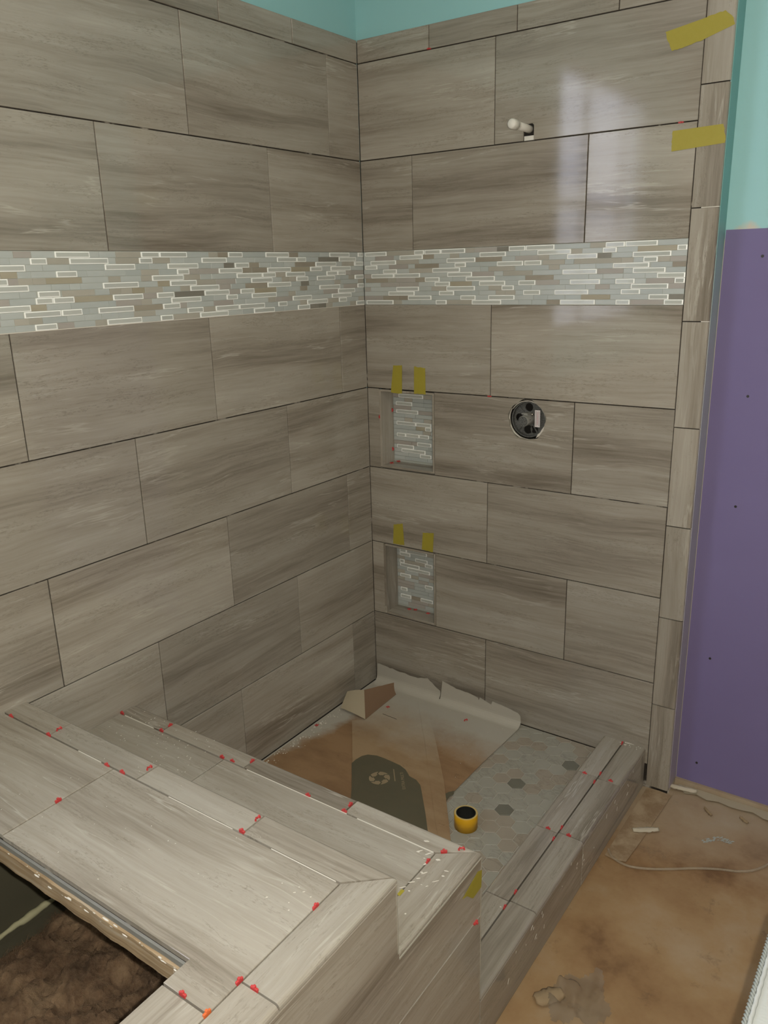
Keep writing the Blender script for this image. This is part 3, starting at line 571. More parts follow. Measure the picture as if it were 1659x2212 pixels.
for z0, z1 in ((-.302, -.002), (.0006, Z2 - .0145)):                      # side of the step towards the shower
    for a, b in ((.002, .50), (.5026, 1.1045)):
        mm = frame3(((a + b) / 2, Y2 - .0005, (z0 + z1) / 2), (-1, 0, 0), (0, 0, 1)); add('side_tile', rect(b - a, z1 - z0, .0095, .001), td, mm, (M['tile'],))
mm = frame3((.557, Y1 - .0005, (Z2 + Z1) / 2), (-1, 0, 0), (0, 0, 1)); add('side_tile', rect(1.103, Z1 - Z2 - .014, .0095, .001), td, mm, (M['tile'],))
# plaster smears on the step and deck
rr = random.Random(11); bm = bmesh.new()
def smear(x, y, z, L, W, a, h=.0008):
    bmesh.ops.create_icosphere(bm, subdivisions=1, radius=1, matrix=Matrix.Translation((x, y, z)) @ Matrix.Rotation(a, 4, 'Z') @ Matrix.Diagonal((L, W, h, 1)))
for i in range(34): smear(rr.uniform(1.0, 1.085), rr.uniform(-1.43, -1.23), Z2 + .0002, rr.uniform(.0012, .009), rr.uniform(.0008, .002), rr.uniform(.2, 1.3))
for i in range(60): smear(rr.uniform(.03, .38), rr.uniform(-1.33, -1.17), Z2 + .0002, rr.uniform(.0008, .0028), rr.uniform(.0007, .0013), rr.uniform(0, 3))
for i in range(46): smear(rr.uniform(.02, .9), rr.uniform(-1.78, -1.5), Z1 + .0002, rr.uniform(.0006, .0018), rr.uniform(.0005, .001), rr.uniform(0, 3))
for i in range(8): smear(rr.uniform(.95, 1.02), rr.uniform(-1.64, -1.57), Z1 + .0002, rr.uniform(.001, .003), rr.uniform(.0006, .0012), .8)
smear(1.05, -1.235, Z2 + .0003, .006, .003, .5); smear(1.0, -1.20, Z2 + .0003, .007, .0025, .4)
tag(add('plaster_smears', mesh_of(bm), td, None, (M['plaster'],)), None, None, kind='stuff')

# ================================================================== KERB
kb = thing('shower_kerb', 'low tiled shower kerb running from the right wall to the deck step', 'shower kerb', (1.04, -.58, FZ))
boxes('core', [(.981, 1.105, Y2 + .0005, -.0008, FZ + .002, ZK - .0105)], M['thin'], kb)
xm = 1.0395
ji = [-.001, -.2450, -.5605, -.8710, Y2 + .001]; jo = [-.001, -.2500, -.5550, -.8680, Y2 + .001]
for a, b in zip(ji[:-1], ji[1:]): top('kerb_tile', [(.9700, b + g), (xm - .0022, b + g), (xm - .0022, a - g), (.9700, a - g)], ZK, (3,), .007, along='y')
for a, b in zip(jo[:-1], jo[1:]): top('kerb_tile', [(xm + .0022, b + g), (XF, b + g), (XF, a - g), (xm + .0022, a - g)], ZK, (1,), .009, along='y')
for a, b in ((-.555, -.001), (-1.1645, -.5576)): face('front_tile', [(a, FZ + .002), (b, FZ + .002), (b, ZK - .0125), (a, ZK - .0125)], kb)
for a, b in ((-.60, -.001), (-1.1645, -.6026)):
    mm = frame3((.9705, (a + b) / 2, (PAN + ZK) / 2 - .006), (0, -1, 0), (0, 0, 1)); add('side_tile', rect(b - a, ZK - PAN - .014, .0095, .001), kb, mm, (M['tile'],))
rr = random.Random(21); bm = bmesh.new()
for i in range(26): 
    y = rr.uniform(-1.05, -.05); bmesh.ops.create_icosphere(bm, subdivisions=1, radius=1, matrix=Matrix.Translation((XF + .0003, y, rr.uniform(-.33, -.255))) @ Matrix.Rotation(rr.uniform(.5, 1.4), 4, 'X') @ Matrix.Diagonal((.0006, rr.uniform(.001, .010), .0008, 1)))
for i in range(14): smear(rr.uniform(1.03, 1.11), rr.uniform(-.03, -.002), ZK + .0003, rr.uniform(.002, .006), rr.uniform(.001, .002), rr.uniform(0, 3))
smear(1.06, -.004, ZK + .0003, .02, .002, 0); smear(1.03, -.90, ZK + .0003, .003, .002, 0)
tag(add('plaster_smears', mesh_of(bm), kb, None, (M['plaster'],)), None, None, kind='stuff')

# ================================================================== SHOWER PAN
sp_ = thing('shower_pan', 'shower floor of pale hexagon marble tiles between kerb and walls', 'shower floor', (.5, -.58, PAN))
boxes('mortar_bed', [(.0012, .960, -1.1650, -.0012, FZ + .002, PAN - .0022)], M['hexgrout'], sp_)
PITCH = .0547; hexmesh = {}
def clip(poly, f):
    out = []
    for i in range(len(poly)):
        a, b = poly[i], poly[(i + 1) % len(poly)]; fa, fb = f(a), f(b)
        if fa >= 0: out.append(a)
        if (fa >= 0) != (fb >= 0): t = fa / (fa - fb); out.append((a[0] + (b[0] - a[0]) * t, a[1] + (b[1] - a[1]) * t))
    return out
rh = random.Random(8)
DARK = {(0, 0), (-1, 3), (4, -4)}; WARMY = -.52
for j in range(-8, 20):
    for i in range(-22, 12):
        x = .8 + i * PITCH + j * PITCH / 2; y = -.333 - j * PITCH * math.sqrt(3) / 2
        if x < .47 or y < -1.20 or y > .03 or x > 1.0: continue
        R = (PITCH - .0022) / math.sqrt(3)
        P = [(x + R * math.cos(math.radians(30 + 60 * k)), y + R * math.sin(math.radians(30 + 60 * k))) for k in range(6)]
        for f in (lambda p: .9595 - p[0], lambda p: -.002 - p[1], lambda p: p[1] + 1.164):
            P = clip(P, f)
            if not P: break
        if len(P) < 3: continue
        if max(p[0] for p in P) - min(p[0] for p in P) < .004 or max(p[1] for p in P) - min(p[1] for p in P) < .004: continue
        kd = 'hexD' if (i, j) in DARK else ('hexB' if (y < WARMY and rh.random() < .5) or rh.random() < .22 else 'hexA')
        add('hex_tile', poly_mesh([(a - x, b - y) for a, b in P], .006, .0008), sp_, Matrix.Translation((x, y, PAN + rh.uniform(-.0003, .0003))) , (M[kd],))

# ================================================================== PIT UNDER THE DECK
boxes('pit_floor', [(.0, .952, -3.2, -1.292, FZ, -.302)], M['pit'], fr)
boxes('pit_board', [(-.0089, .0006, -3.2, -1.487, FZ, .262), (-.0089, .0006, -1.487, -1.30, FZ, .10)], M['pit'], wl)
# ================================================================== LOOSE THINGS
def tube(bm, pts, r, seg=10, cap=True):
    prev = None; rings = []
    for i, p in enumerate(pts):
        p = Vector(p); t = (Vector(pts[min(i + 1, len(pts) - 1)]) - Vector(pts[max(i - 1, 0)])).normalized()
        up = Vector((0, 0, 1)) if abs(t.z) < .9 else Vector((1, 0, 0)); a = t.cross(up).normalized(); b = t.cross(a)
        rr_ = r[i] if isinstance(r, (list, tuple)) else r
        rings.append([bm.verts.new(p + (a * math.cos(2 * math.pi * k / seg) + b * math.sin(2 * math.pi * k / seg)) * rr_) for k in range(seg)])
    for A, B in zip(rings[:-1], rings[1:]):
        for k in range(seg): bm.faces.new((A[k], A[(k + 1) % seg], B[(k + 1) % seg], B[k]))
    if cap: bm.faces.new(rings[0][::-1]); bm.faces.new(rings[-1])
    bmesh.ops.recalc_face_normals(bm, faces=bm.faces)
def lathe(bm, prof, seg=40, mi=None):
    rings = [[bm.verts.new((r * math.cos(2 * math.pi * k / seg), r * math.sin(2 * math.pi * k / seg), z)) for k in range(seg)] for r, z in prof]
    n = len(prof)
    for i in range(n):
        A, B = rings[i], rings[(i + 1) % n]
        for k in range(seg):
            f = bm.faces.new((A[k], A[(k + 1) % seg], B[(k + 1) % seg], B[k]))
            if mi: f.material_index = mi[i]
    bmesh.ops.recalc_face_normals(bm, faces=bm.faces)

# red spacers ------------------------------------------------------------------
def spacer_mesh(kind):
    bm = bmesh.new()
    if kind == 'cross':
        box(bm, -.0075, .0075, -.0016, .0016, 0, .0028); box(bm, -.0016, .0016, -.0075, .0075, 0, .0028)
    elif kind == 'horseshoe':      # a U standing in the joint, legs down, loop showing
        pts = [(-.0055, 0, -.004), (-.0058, 0, .0035), (-.0045, 0, .0062), (0, 0, .0040), (.0045, 0, .0062), (.0058, 0, .0035), (.0055, 0, -.004)]
        tube(bm, pts, .0021, 6)
    else:                           # cross pushed on edge into the joint
        box(bm, -.0070, .0070, -.0020, .0020, -.003, .0040); box(bm, -.0022, .0022, -.0024, .0024, .0035, .0072)
        bmesh.ops.bevel(bm, geom=bm.edges[:], offset=.0006, segments=1, affect='EDGES')
    return mesh_of(bm)
SPM = {k: spacer_mesh(k) for k in ('cross', 'horseshoe', 'plug')}
for k in SPM: SPM[k].materials.append(M['red'])
orange_mesh = SPM['plug'].copy(); orange_mesh.materials.clear(); orange_mesh.materials.append(M['orange'])
def spacer(p, ang, label, kind='plug', group='red tile spacers', up=None, me=None):
    mm = Matrix.Translation(p) @ (up.to_4x4() if up else Matrix()) @ Matrix.Rotation(ang, 4, 'Z')
    o = add('tile_spacer', me or SPM[kind], None, mm); return tag(o, label, 'spacer', group)
X_, Y_, D_ = 0.0, math.pi / 2, math.radians(42)
GD = 'spacers in the joints of the deck top'
dl = ['red spacer in the deck joint touching the left wall', 'red spacer where the first and second deck cap tiles meet, in the long joint',
      'red spacer on the cross joint between the first and second deck cap tiles', 'red spacer in the long deck joint before the end of the first big tile',
      'red spacer in the long deck joint just past the first big tile', 'red spacer on the cross joint of the deck cap above the two big tiles',
      'red spacer alone in the joint between the two big deck tiles', 'red spacer in the long deck joint at the last straight cap tile',
      'red spacer on the cross joint beside the last straight deck cap tile', 'red spacer in the joint right of the large deck tile near the mitred corner',
      'red spacer at the meeting of three tiles above the cutout corner', 'red spacer on the cross joint of the front deck cap strip',
      'red spacer in the wide joint at the corner of the cutout', 'orange red spacer nearest the bottom edge of the photo']
da = [X_, X_, Y_, X_, X_, Y_, Y_, X_, Y_, Y_, Y_, X_, X_, Y_]
for i, (p, l, a) in enumerate(zip(SP_DECK, dl, da)):
    spacer((p[0], p[1], Z1), a, l, 'horseshoe' if i in (2, 5, 8) else 'plug', GD, me=orange_mesh if i == 13 else None)
ll = ['red spacer at the wall end of the white joint on the step', 'red spacer in the step joint below the first step cap cross joint', 'long red spacer lying on the first cross joint of the step cap',
      'red spacer in the step joint left of the second cap cross joint', 'small red spacer just right of the one before the second step cross joint', 'red spacer on the second cross joint of the step cap by the pan paper',
      'red spacer alone in the middle of the long white step joint', 'red spacer in the step joint below the third cap cross joint', 'red spacer on the third cross joint of the step cap',
      'red spacer on the mitre of the step nearer the deck', 'red spacer on the mitre of the step nearer the outer corner', 'red spacer in the front joint of the step below the mitre']
la = [X_, X_, Y_, X_, X_, Y_, X_, X_, Y_, D_, D_, Y_]
for i, (p, l, a) in enumerate(zip(SP_LEDGE, ll, la)): spacer((p[0], p[1], Z2), a, l, 'horseshoe' if i in (10,) else 'plug', 'spacers in the joints of the step')
fx = Matrix(((0, 0, 1), (1, 0, 0), (0, 1, 0)))     # local x -> y, y -> z, z -> +x
spacer((XF, -1.1925, -.0128), .1, 'red spacer in the joint of the front tiles under the step corner', 'plug', 'red tile spacers', up=fx)
kl = ['red spacer in the kerb middle joint against the wall', 'red spacer in the kerb middle joint just above the first cross joint', 'red spacer on the first cross joint of the inner kerb tiles',
      'red spacer in the kerb middle joint just below the first cross joint', 'red spacer on the first cross joint of the outer kerb tiles', 'pale red spacer on the second cross joint of the inner kerb tiles',
      'red spacer in the kerb middle joint just above the second cross joint', 'red spacer in the kerb middle joint just below the second cross joint', 'red spacer on the second cross joint of the outer kerb tiles',
      'red spacer in the kerb middle joint above the last cross joint', 'red spacer in the kerb middle joint nearest the deck step']
ka = [Y_, Y_, X_, Y_, X_, X_, Y_, Y_, X_, Y_, Y_]
for p, l, a in zip(SP_CURB, kl, ka): spacer((xm if abs(p[0] - xm) < .008 else p[0], p[1], ZK), a, l, 'plug', 'spacers in the joints of the kerb')
fw = Matrix(((1, 0, 0), (0, 0, -1), (0, 1, 0)))    # local y -> z, z -> -y
for (x, y, z), l, a in zip([(.0523, 0, .7958), (.5088, 0, .9018), (.2809, 0, 1.981), (1.0787, 0, 1.6794)], ['red spacer at the left edge of the upper niche', 'red spacer in the wall joint right of the upper niche tapes',
        'red spacer in the top wall joint near the aqua paint', 'red spacer in the wall joint left of the lower wall tape strip'], (Y_, X_, X_, X_)):
    spacer((x, .0022, z), a, l, 'plug', 'spacers in the wall joints', up=fw)
for (x, y), l, a in zip([(.0745, .040), (.082, .0745)], ['red spacer on the upper niche sill at the left front', 'red spacer on the upper niche sill at the back left corner'], (Y_, X_)): spacer((x, y, .6131), a, l, 'cross', 'spacers in the niches')
for (x, y), l, a in zip([(.128, .062), (.152, .070), (.214, .066)], ['red spacer on the lower niche sill, left one of the pair', 'red spacer on the lower niche sill, right one of the pair', 'red spacer alone at the right of the lower niche sill'], (.3, 1.2, .7)):
    spacer((x, y, .0121), a, l, 'cross', 'spacers in the niches')
fn = Matrix(((0, 0, 1), (1, 0, 0), (0, 1, 0)))
for (y, z), l in zip([(.0700, .811), (.0680, .6616)], ['red spacer in the left side of the upper niche, upper one', 'red spacer in the left side of the upper niche, lower one']): spacer((.0600, y, z), Y_, l, 'plug', 'spacers in the niches', up=fn)
BZ = PAN + .0004
spacer((.1776, -.1741, BZ + .0062), .5, 'red cross spacer lying on the pan paper beside the torn curl', 'cross', 'spacers dropped on the pan paper')
spacer((.4764, -.0950, BZ + .0042), 1.0, 'small red spacer lying on the right sheet of pan paper', 'horseshoe', 'spacers dropped on the pan paper')
spacer((.0240, -.4200, BZ + .0035), .9, 'red spacer among crumbs at the foot of the left wall', 'cross', 'spacers dropped on the pan paper')

# tape ---------------------------------------------------------------------------
def wall_tape(pts, label, grp, torn=True):
    rr = random.Random(len(pts) + int(pts[0][0] * 997)); P = []
    n = len(pts)
    for i in range(n):
        a, b = Vector(pts[i]), Vector(pts[(i + 1) % n]); P.append(a); L = (b - a).length
        k = int(L / .006) if L < .06 else 0
        for j in range(1, k): q = a.lerp(b, j / k); P.append(q + Vector((rr.uniform(-1, 1), 0, rr.uniform(-1, 1))) * .0014)
    cx = sum(p.x for p in P) / len(P); cz = sum(p.z for p in P) / len(P)
    bm = bmesh.new(); vs = [bm.verts.new((p.x - cx, p.z - cz, 0)) for p in P]; vb = [bm.verts.new((p.x - cx, p.z - cz, -.0003)) for p in P]
    bm.faces.new(vs); bm.faces.new(vb[::-1])
    for i in range(len(P)): bm.faces.new((vs[i], vb[i], vb[(i + 1) % len(P)], vs[(i + 1) % len(P)]))
    bmesh.ops.recalc_face_normals(bm, faces=bm.faces)
    bmesh.ops.triangulate(bm, faces=bm.faces[:])
    o = add('masking_tape', mesh_of(bm), None, frame3((cx, -.0022, cz), (1, 0, 0), (0, 0, 1)), (M['tape'],)); return tag(o, label, 'tape', grp)
wall_tape(T1, 'slanting yellow tape strip across the trim at the top right', 'tape on the right trim')
wall_tape(T2, 'level yellow tape strip across the trim below the slanting one', 'tape on the right trim')
wall_tape(T3, 'left of the two yellow tapes over the upper niche', 'tape over the niches')
wall_tape(T4, 'right of the two yellow tapes over the upper niche', 'tape over the niches')
wall_tape(T5, 'left yellow tape over the lower niche, the taller one', 'tape over the niches')
wall_tape(T6, 'right yellow tape over the lower niche, the shorter one', 'tape over the niches')
def face_tape():
    bm = bmesh.new(); P = [(y, z) for _, y, z in T7]; cy = sum(a for a, _ in P) / len(P); cz = sum(b for _, b in P) / len(P)
    vs = [bm.verts.new((a - cy, b - cz, .0004)) for a, b in P]; vb = [bm.verts.new((a - cy, b - cz, 0)) for a, b in P]
    bm.faces.new(vs); bm.faces.new(vb[::-1])
    for i in range(len(P)): bm.faces.new((vs[i], vb[i], vb[(i + 1) % len(P)], vs[(i + 1) % len(P)]))
    bmesh.ops.recalc_face_normals(bm, faces=bm.faces)
    tag(add('masking_tape', mesh_of(bm), None, frame3((XF + .0013, cy, cz), (0, 1, 0), (0, 0, 1)), (M['tape'],)), 'torn yellow tape on the front face under the step corner', 'tape', 'tape on the deck')
face_tape()
bm = bmesh.new(); box(bm, 1.0325, 1.0400, -1.362, -1.345, Z2 + .0003, Z2 + .0008)
tag(add('masking_tape', mesh_of(bm), None, Matrix(), (M['tape'],)), 'tiny yellow tape scrap on the step by the upper deck corner', 'tape', 'tape on the deck')

# roll of yellow tape ---------------------------------------------------------------
RX, RY, RR, RZ = .7655, -.6085, .0355, BZ
tr = thing('tape_roll', 'yellow roll of tape standing on the hexagon floor by the step', 'tape roll', (RX, RY, RZ))
bm = bmesh.new(); lathe(bm, [(.0300, 0), (RR, 0), (RR, .0478), (RR - .0008, .0484), (.0300, .0484)], 48, [0, 0, 0, 1, 0])
me = mesh_of(bm); o = add('tape_wrap', me, tr, Matrix.Translation((RX, RY, RZ)), (M['rolltape'], M['tapeside']))
for p in me.polygons: p.use_smooth = abs(p.normal.z) < .5
bm = bmesh.new(); lathe(bm, [(.0284, .0005), (.0299, .0005), (.0299, .0482), (.0284, .0482)], 48); add('core', mesh_of(bm, smooth=False), tr, Matrix.Translation((RX, RY, RZ)), (M['black'],))
bm = bmesh.new()     # loose tail of the tape
P = [(RX - .0355 * math.cos(t) , RY + .0355 * math.sin(t)) for t in (-.15, 0, .15)] + [(RX - .044, RY + .010), (RX - .0475, RY + .012)]
a = [bm.verts.new((x - .0004, y, RZ + .012)) for x, y in P]; b = [bm.verts.new((x - .0004, y, RZ + .026)) for x, y in P]
for i in range(len(P) - 1): bm.faces.new((a[i], a[i + 1], b[i + 1], b[i]))
add('tape_tail', mesh_of(bm), tr, None, (M['tapeside'],))

# shower pipe stub --------------------------------------------------------------------
px, pz = .632, 1.711
ps = thing('shower_pipe_stub', 'white capped plastic pipe stub poking out of the upper wall slot', 'pipe', (px, .0, pz))
bm = bmesh.new(); tube(bm, [(px, .04, pz), (px, -.088, pz + .002)], .0110, 20); add('pipe', mesh_of(bm, smooth=True), ps, None, (M['white'],))
bm = bmesh.new(); tube(bm, [(px, -.078, pz + .002), (px, -.0795, pz + .002), (px, -.083, pz + .002), (px, -.086, pz + .002)], [.0112, .0132, .0132, .0112], 20); add('collar', mesh_of(bm), ps, None, (M['white'],))
bm = bmesh.new(); tube(bm, [(px, -.088, pz + .002), (px, -.0895, pz + .002), (px, -.108, pz + .002), (px, -.117, pz + .002), (px, -.121, pz + .002)], [.0110, .0146, .0148, .0138, .0105], 24); add('cap', mesh_of(bm, smooth=True), ps, None, (M['white'],))
boxes('spigot_block', [(px - .0165, px + .0165, .0015, .0044, ZA + .0015, 1.6935)], M['white'], ps)
bm = bmesh.new(); tube(bm, [(px + .009, .0065, pz - .012), (px + .013, .006, pz - .006), (px + .016, .006, pz + .004)], .0014, 6); add('clip', mesh_of(bm), ps, None, (M['black'],))
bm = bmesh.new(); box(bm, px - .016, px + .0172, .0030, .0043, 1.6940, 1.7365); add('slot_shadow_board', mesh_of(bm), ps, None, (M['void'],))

# shower valve -------------------------------------------------------------------------
sv = thing('shower_valve', 'round rough-in shower valve with dark guard plate and white sticker', 'valve', (VX, .02, VZ))
FV = frame3((VX, 0, VZ), (1, 0, 0), (0, 0, 1))
def pv(name, bm, mk, smooth=False): return add(name, mesh_of(bm, smooth=smooth), sv, FV, tuple(M[k] for k in (mk if isinstance(mk, tuple) else (mk,))))
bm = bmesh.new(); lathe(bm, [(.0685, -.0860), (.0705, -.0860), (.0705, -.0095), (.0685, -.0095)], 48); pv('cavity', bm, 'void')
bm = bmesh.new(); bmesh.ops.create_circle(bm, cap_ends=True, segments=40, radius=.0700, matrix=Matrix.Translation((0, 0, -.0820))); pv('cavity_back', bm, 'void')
bm = bmesh.new()      # guard plate: disc with four round openings
N = 72; outer = [(.0575 * math.cos(2 * math.pi * i / N), .0575 * math.sin(2 * math.pi * i / N)) for i in range(N)]
vs = [bm.verts.new((x, y, 0)) for x, y in outer]; es = [bm.edges.new((vs[i], vs[(i + 1) % N])) for i in range(N)]
for cx, cy, r in ((-.004, .0385, .0140), (-.0385, .002, .0135), (-.006, -.036, .0150), (.016, -.034, .0135)):
    hv = [bm.verts.new((cx + r * math.cos(2 * math.pi * i / 24), cy + r * math.sin(2 * math.pi * i / 24), 0)) for i in range(24)]
    es += [bm.edges.new((hv[i], hv[(i + 1) % 24])) for i in range(24)]
bmesh.ops.triangle_fill(bm, use_beauty=True, use_dissolve=False, edges=es)
bmesh.ops.recalc_face_normals(bm, faces=bm.faces)
ex = bmesh.ops.extrude_face_region(bm, geom=bm.faces[:]); bmesh.ops.translate(bm, verts=[v for v in ex['geom'] if isinstance(v, bmesh.types.BMVert)], vec=(0, 0, -.004))
bmesh.ops.recalc_face_normals(bm, faces=bm.faces); bmesh.ops.translate(bm, verts=bm.verts, vec=(0, 0, -.026)); pv('guard_plate', bm, 'valve')
bm = bmesh.new(); lathe(bm, [(.0565, -.030), (.0600, -.030), (.0600, -.012), (.0565, -.012)], 56); pv('guard_rim', bm, 'valve')
bm = bmesh.new(); lathe(bm, [(.0, -.05), (.0180, -.05), (.0180, .026), (.0165, .0290), (.0, .0290)], 36, [0, 0, 0, 1, 1]); bmesh.ops.remove_doubles(bm, verts=bm.verts, dist=1e-6); pv('cartridge', bm, ('grey', 'valve'))
bm = bmesh.new(); box(bm, -.007, .007, .016, .024, -.02, .010); box(bm, -.017, -.006, .0185, .0225, -.006, .006); bmesh.ops.bevel(bm, geom=bm.edges[:], offset=.0008, segments=1, affect='EDGES'); pv('retaining_clip', bm, 'grey')
bm = bmesh.new(); bmesh.ops.create_uvsphere(bm, u_segments=12, v_segments=8, radius=.0042, matrix=Matrix.Translation((.0150, .0185, -.010))); pv('set_screw', bm, 'brass', True)
bm = bmesh.new(); bmesh.ops.create_cone(bm, cap_ends=True, segments=10, radius1=.0014, radius2=.0014, depth=.002, matrix=Matrix.Translation((.0178, .004, .012)) @ Matrix.Rotation(math.pi / 2, 4, 'Y')); pv('pin_hole', bm, 'black')
bm = bmesh.new()
for a in (.8, 2.35, 3.9, 5.3): 
    q = Matrix.Rotation(a, 4, 'Z'); c = [q @ Vector(p) for p in ((.020, -.0016, 0), (.054, -.0022, 0), (.054, .0022, 0), (.020, .0016, 0))]
    v0 = [bm.verts.new((p.x, p.y, -.0215)) for p in c]; v1 = [bm.verts.new((p.x, p.y, -.0262)) for p in c]; bm.faces.new(v0); bm.faces.new(v1[::-1])
    for i in range(4): bm.faces.new((v0[i], v1[i], v1[(i + 1) % 4], v0[(i + 1) % 4]))
bmesh.ops.recalc_face_normals(bm, faces=bm.faces); pv('rib', bm, 'valve')
sk = (.0245, .0430, -.0225, .0335)      # the sticker: x0 x1 y0 y1
bm = bmesh.new(); box(bm, sk[0], sk[1], sk[2], sk[3], -.0100, -.0092); stk = pv('sticker', bm, 'sticker')
bm = bmesh.new(); rr = random.Random(4)
for i, x in enumerate((.0275, .0293, .0310, .0368, .0385, .0403)):      # rows of fine unreadable print running up the sticker
    y = sk[2] + .004
    while y < sk[3] - .004:
        L = rr.uniform(.0015, .005); box(bm, x, x + .0007, y, min(y + L, sk[3] - .003), -.0092, -.00915); y += L + .0007
add('print_line', mesh_of(bm), stk, None, (M['greyink'],))
bm = bmesh.new()
for x, w_ in ((.0330, .0011), (.0348, .0008)):
    y = sk[2] + .008
    while y < sk[3] - .006: L = rr.uniform(.002, .005); box(bm, x, x + w_, y, y + L, -.0092, -.00915); y += L + .0008
add('print_line', mesh_of(bm), stk, None, (M['redink'],))
bm = bmesh.new(); N = 60                     # crust of white plaster around the lower right and upper right rim of the hole
def crust(a0, a1, r0, wmax):
    ks = [a0 + (a1 - a0) * i / N for i in range(N + 1)]; A = []
    for i, a in enumerate(ks):
        w_ = wmax * math.sin(math.pi * i / N) ** .6 * (1 + .3 * noise.noise(Vector((a * 5, 1, 2)))) + .0006
        A.append([bm.verts.new((r * math.cos(a), r * math.sin(a), z)) for r, z in ((r0, -.006), (r0, -.0095), (r0 - w_, -.0130), (r0 - w_, -.0085))])
    for p, q in zip(A[:-1], A[1:]):
        for k in range(4): bm.faces.new((p[k], q[k], q[(k + 1) % 4], p[(k + 1) % 4]))
    bm.faces.new(A[0]); bm.faces.new(A[-1][::-1])
crust(math.radians(-62), math.radians(-8), .0665, .0075); crust(math.radians(0), math.radians(150), .0640, .0030); crust(math.radians(150), math.radians(290), .0670, .0016)
bmesh.ops.recalc_face_normals(bm, faces=bm.faces); pv('plaster_ring', bm, 'plaster')

# ------------------------------------------------------------------ protective board sheets in the pan
def bend(s, z0, r=.040, s0=-.052):
    if s <= s0: return s, z0
    th = (s - s0) / r
    if th < math.pi / 2: return s0 + r * math.sin(th), z0 + r * (1 - math.cos(th))
    return s0 + r, z0 + r + (s - s0 - r * math.pi / 2)
def sheet(parent, name, P, z0, t, mk, wav=.0010, curl=True, seed=1, mats=None):
    bm = bmesh.new(); vs = [bm.verts.new((x, y, 0)) for x, y in P]; bm.faces.new(vs)
    xs = [p[0] for p in P]; ys = [p[1] for p in P]
    cuts = [(0, y) for y in [-.052 + .0075 * k for k in range(9)]] + [(0, y) for y in [-.1 - .07 * k for k in range(16)]] + [(1, x) for x in [.05 * k for k in range(1, 24)]]
    for ax, v in cuts:
        if ax == 0 and min(ys) < v < max(ys): bmesh.ops.bisect_plane(bm, geom=bm.verts[:] + bm.edges[:] + bm.faces[:], plane_co=(0, v, 0), plane_no=(0, 1, 0))
        if ax == 1 and min(xs) < v < max(xs): bmesh.ops.bisect_plane(bm, geom=bm.verts[:] + bm.edges[:] + bm.faces[:], plane_co=(v, 0, 0), plane_no=(1, 0, 0))
    for f in bm.faces:
        if f.normal.z < 0: f.normal_flip()
    for v in bm.verts:
        x, s = v.co.x, v.co.y; wv = max(0, wav * (.5 + noise.noise(Vector((x * 7, s * 7, seed)))))
        if curl: y, z = bend(s, z0 + wv, .040 - .006 * (seed % 3)); 
        else: y, z = s, z0 + wv
        v.co = (x, min(y, -.0075), z)
    top_ = bm.faces[:]
    ex = bmesh.ops.extrude_face_region(bm, geom=top_); nv = [v for v in ex['geom'] if isinstance(v, bmesh.types.BMVert)]
    bmesh.ops.translate(bm, verts=nv, vec=(0, -t * .3, t))
    bmesh.ops.recalc_face_normals(bm, faces=bm.faces)
    return add(name, mesh_of(bm), parent, None, mats or (M[mk],))
T_ = .0011
rr = random.Random(2)
def ragged(P, i0, i1, amp, step=.012):
    out = []
    for i in range(len(P)):
        a, b = Vector(P[i]), Vector(P[(i + 1) % len(P)]); out.append(tuple(a))
        if i0 <= i < i1:
            k = max(1, int((b - a).length / step))
            for j in range(1, k): q = a.lerp(b, j / k); out.append((q.x + rr.uniform(-amp, amp), q.y + rr.uniform(-amp, amp)))
    return out
A = [(.0125, -1.150), (.70, -1.150), (.66, -.60), (.60, -.30), (.36, -.20), (.322, -.045), (.318, .012), (.302, .020), (.262, .050), (.216, .037), (.106, .043), (.020, .048), (.018, .000), (.0150, -.100), (.0130, -.30), (.0125, -.62)]
sa = sheet(None, 'floor_board_sheet', ragged(A, 5, 11, .0022), BZ, T_, 'kraftA', seed=1)
tag(sa, 'dusty brown board sheet under the others, curling up in the shower corner', 'board sheet', 'protective sheets in the pan')
Cc = [(.250, -.30), (.266, -.046), (.322, -.040), (.333, .056), (.395, .040), (.456, .037), (.489, .030), (.492, .020), (.497, .034), (.520, .027), (.545, .018), (.550, .034), (.612, .026), (.655, .018), (.664, .008), (.667, -.015), (.664, -.075), (.6550, -.30), (.6530, -.516), (.672, -.620), (.655, -.95), (.640, -1.12), (.30, -1.05)]
sc = sheet(None, 'floor_board_sheet', ragged(Cc, 3, 13, .0012), BZ + .0023, T_, 'kraftC', seed=2)
tag(sc, 'right hand board sheet with rusty stains beside the hexagon floor', 'board sheet', 'protective sheets in the pan')
Bb = [(.157, -.292), (.151, -.080), (.205, -.052), (.266, -.052), (.355, -.155), (.452, -.271), (.600, -.4605), (.7255, -.640), (.80, -.75), (.9, -.90), (.9, -1.13), (.62, -1.13), (.55, -.92), (.368, -.655), (.271, -.525), (.118, -.325)]
sb = sheet(None, 'floor_board_sheet', Bb, BZ + .0049, T_, 'kraftB', curl=False, seed=3)
tag(sb, 'middle board sheet with dark green print and a torn curled corner', 'board sheet', 'protective sheets in the pan')
zB = BZ + .0049 + T_ + .00125
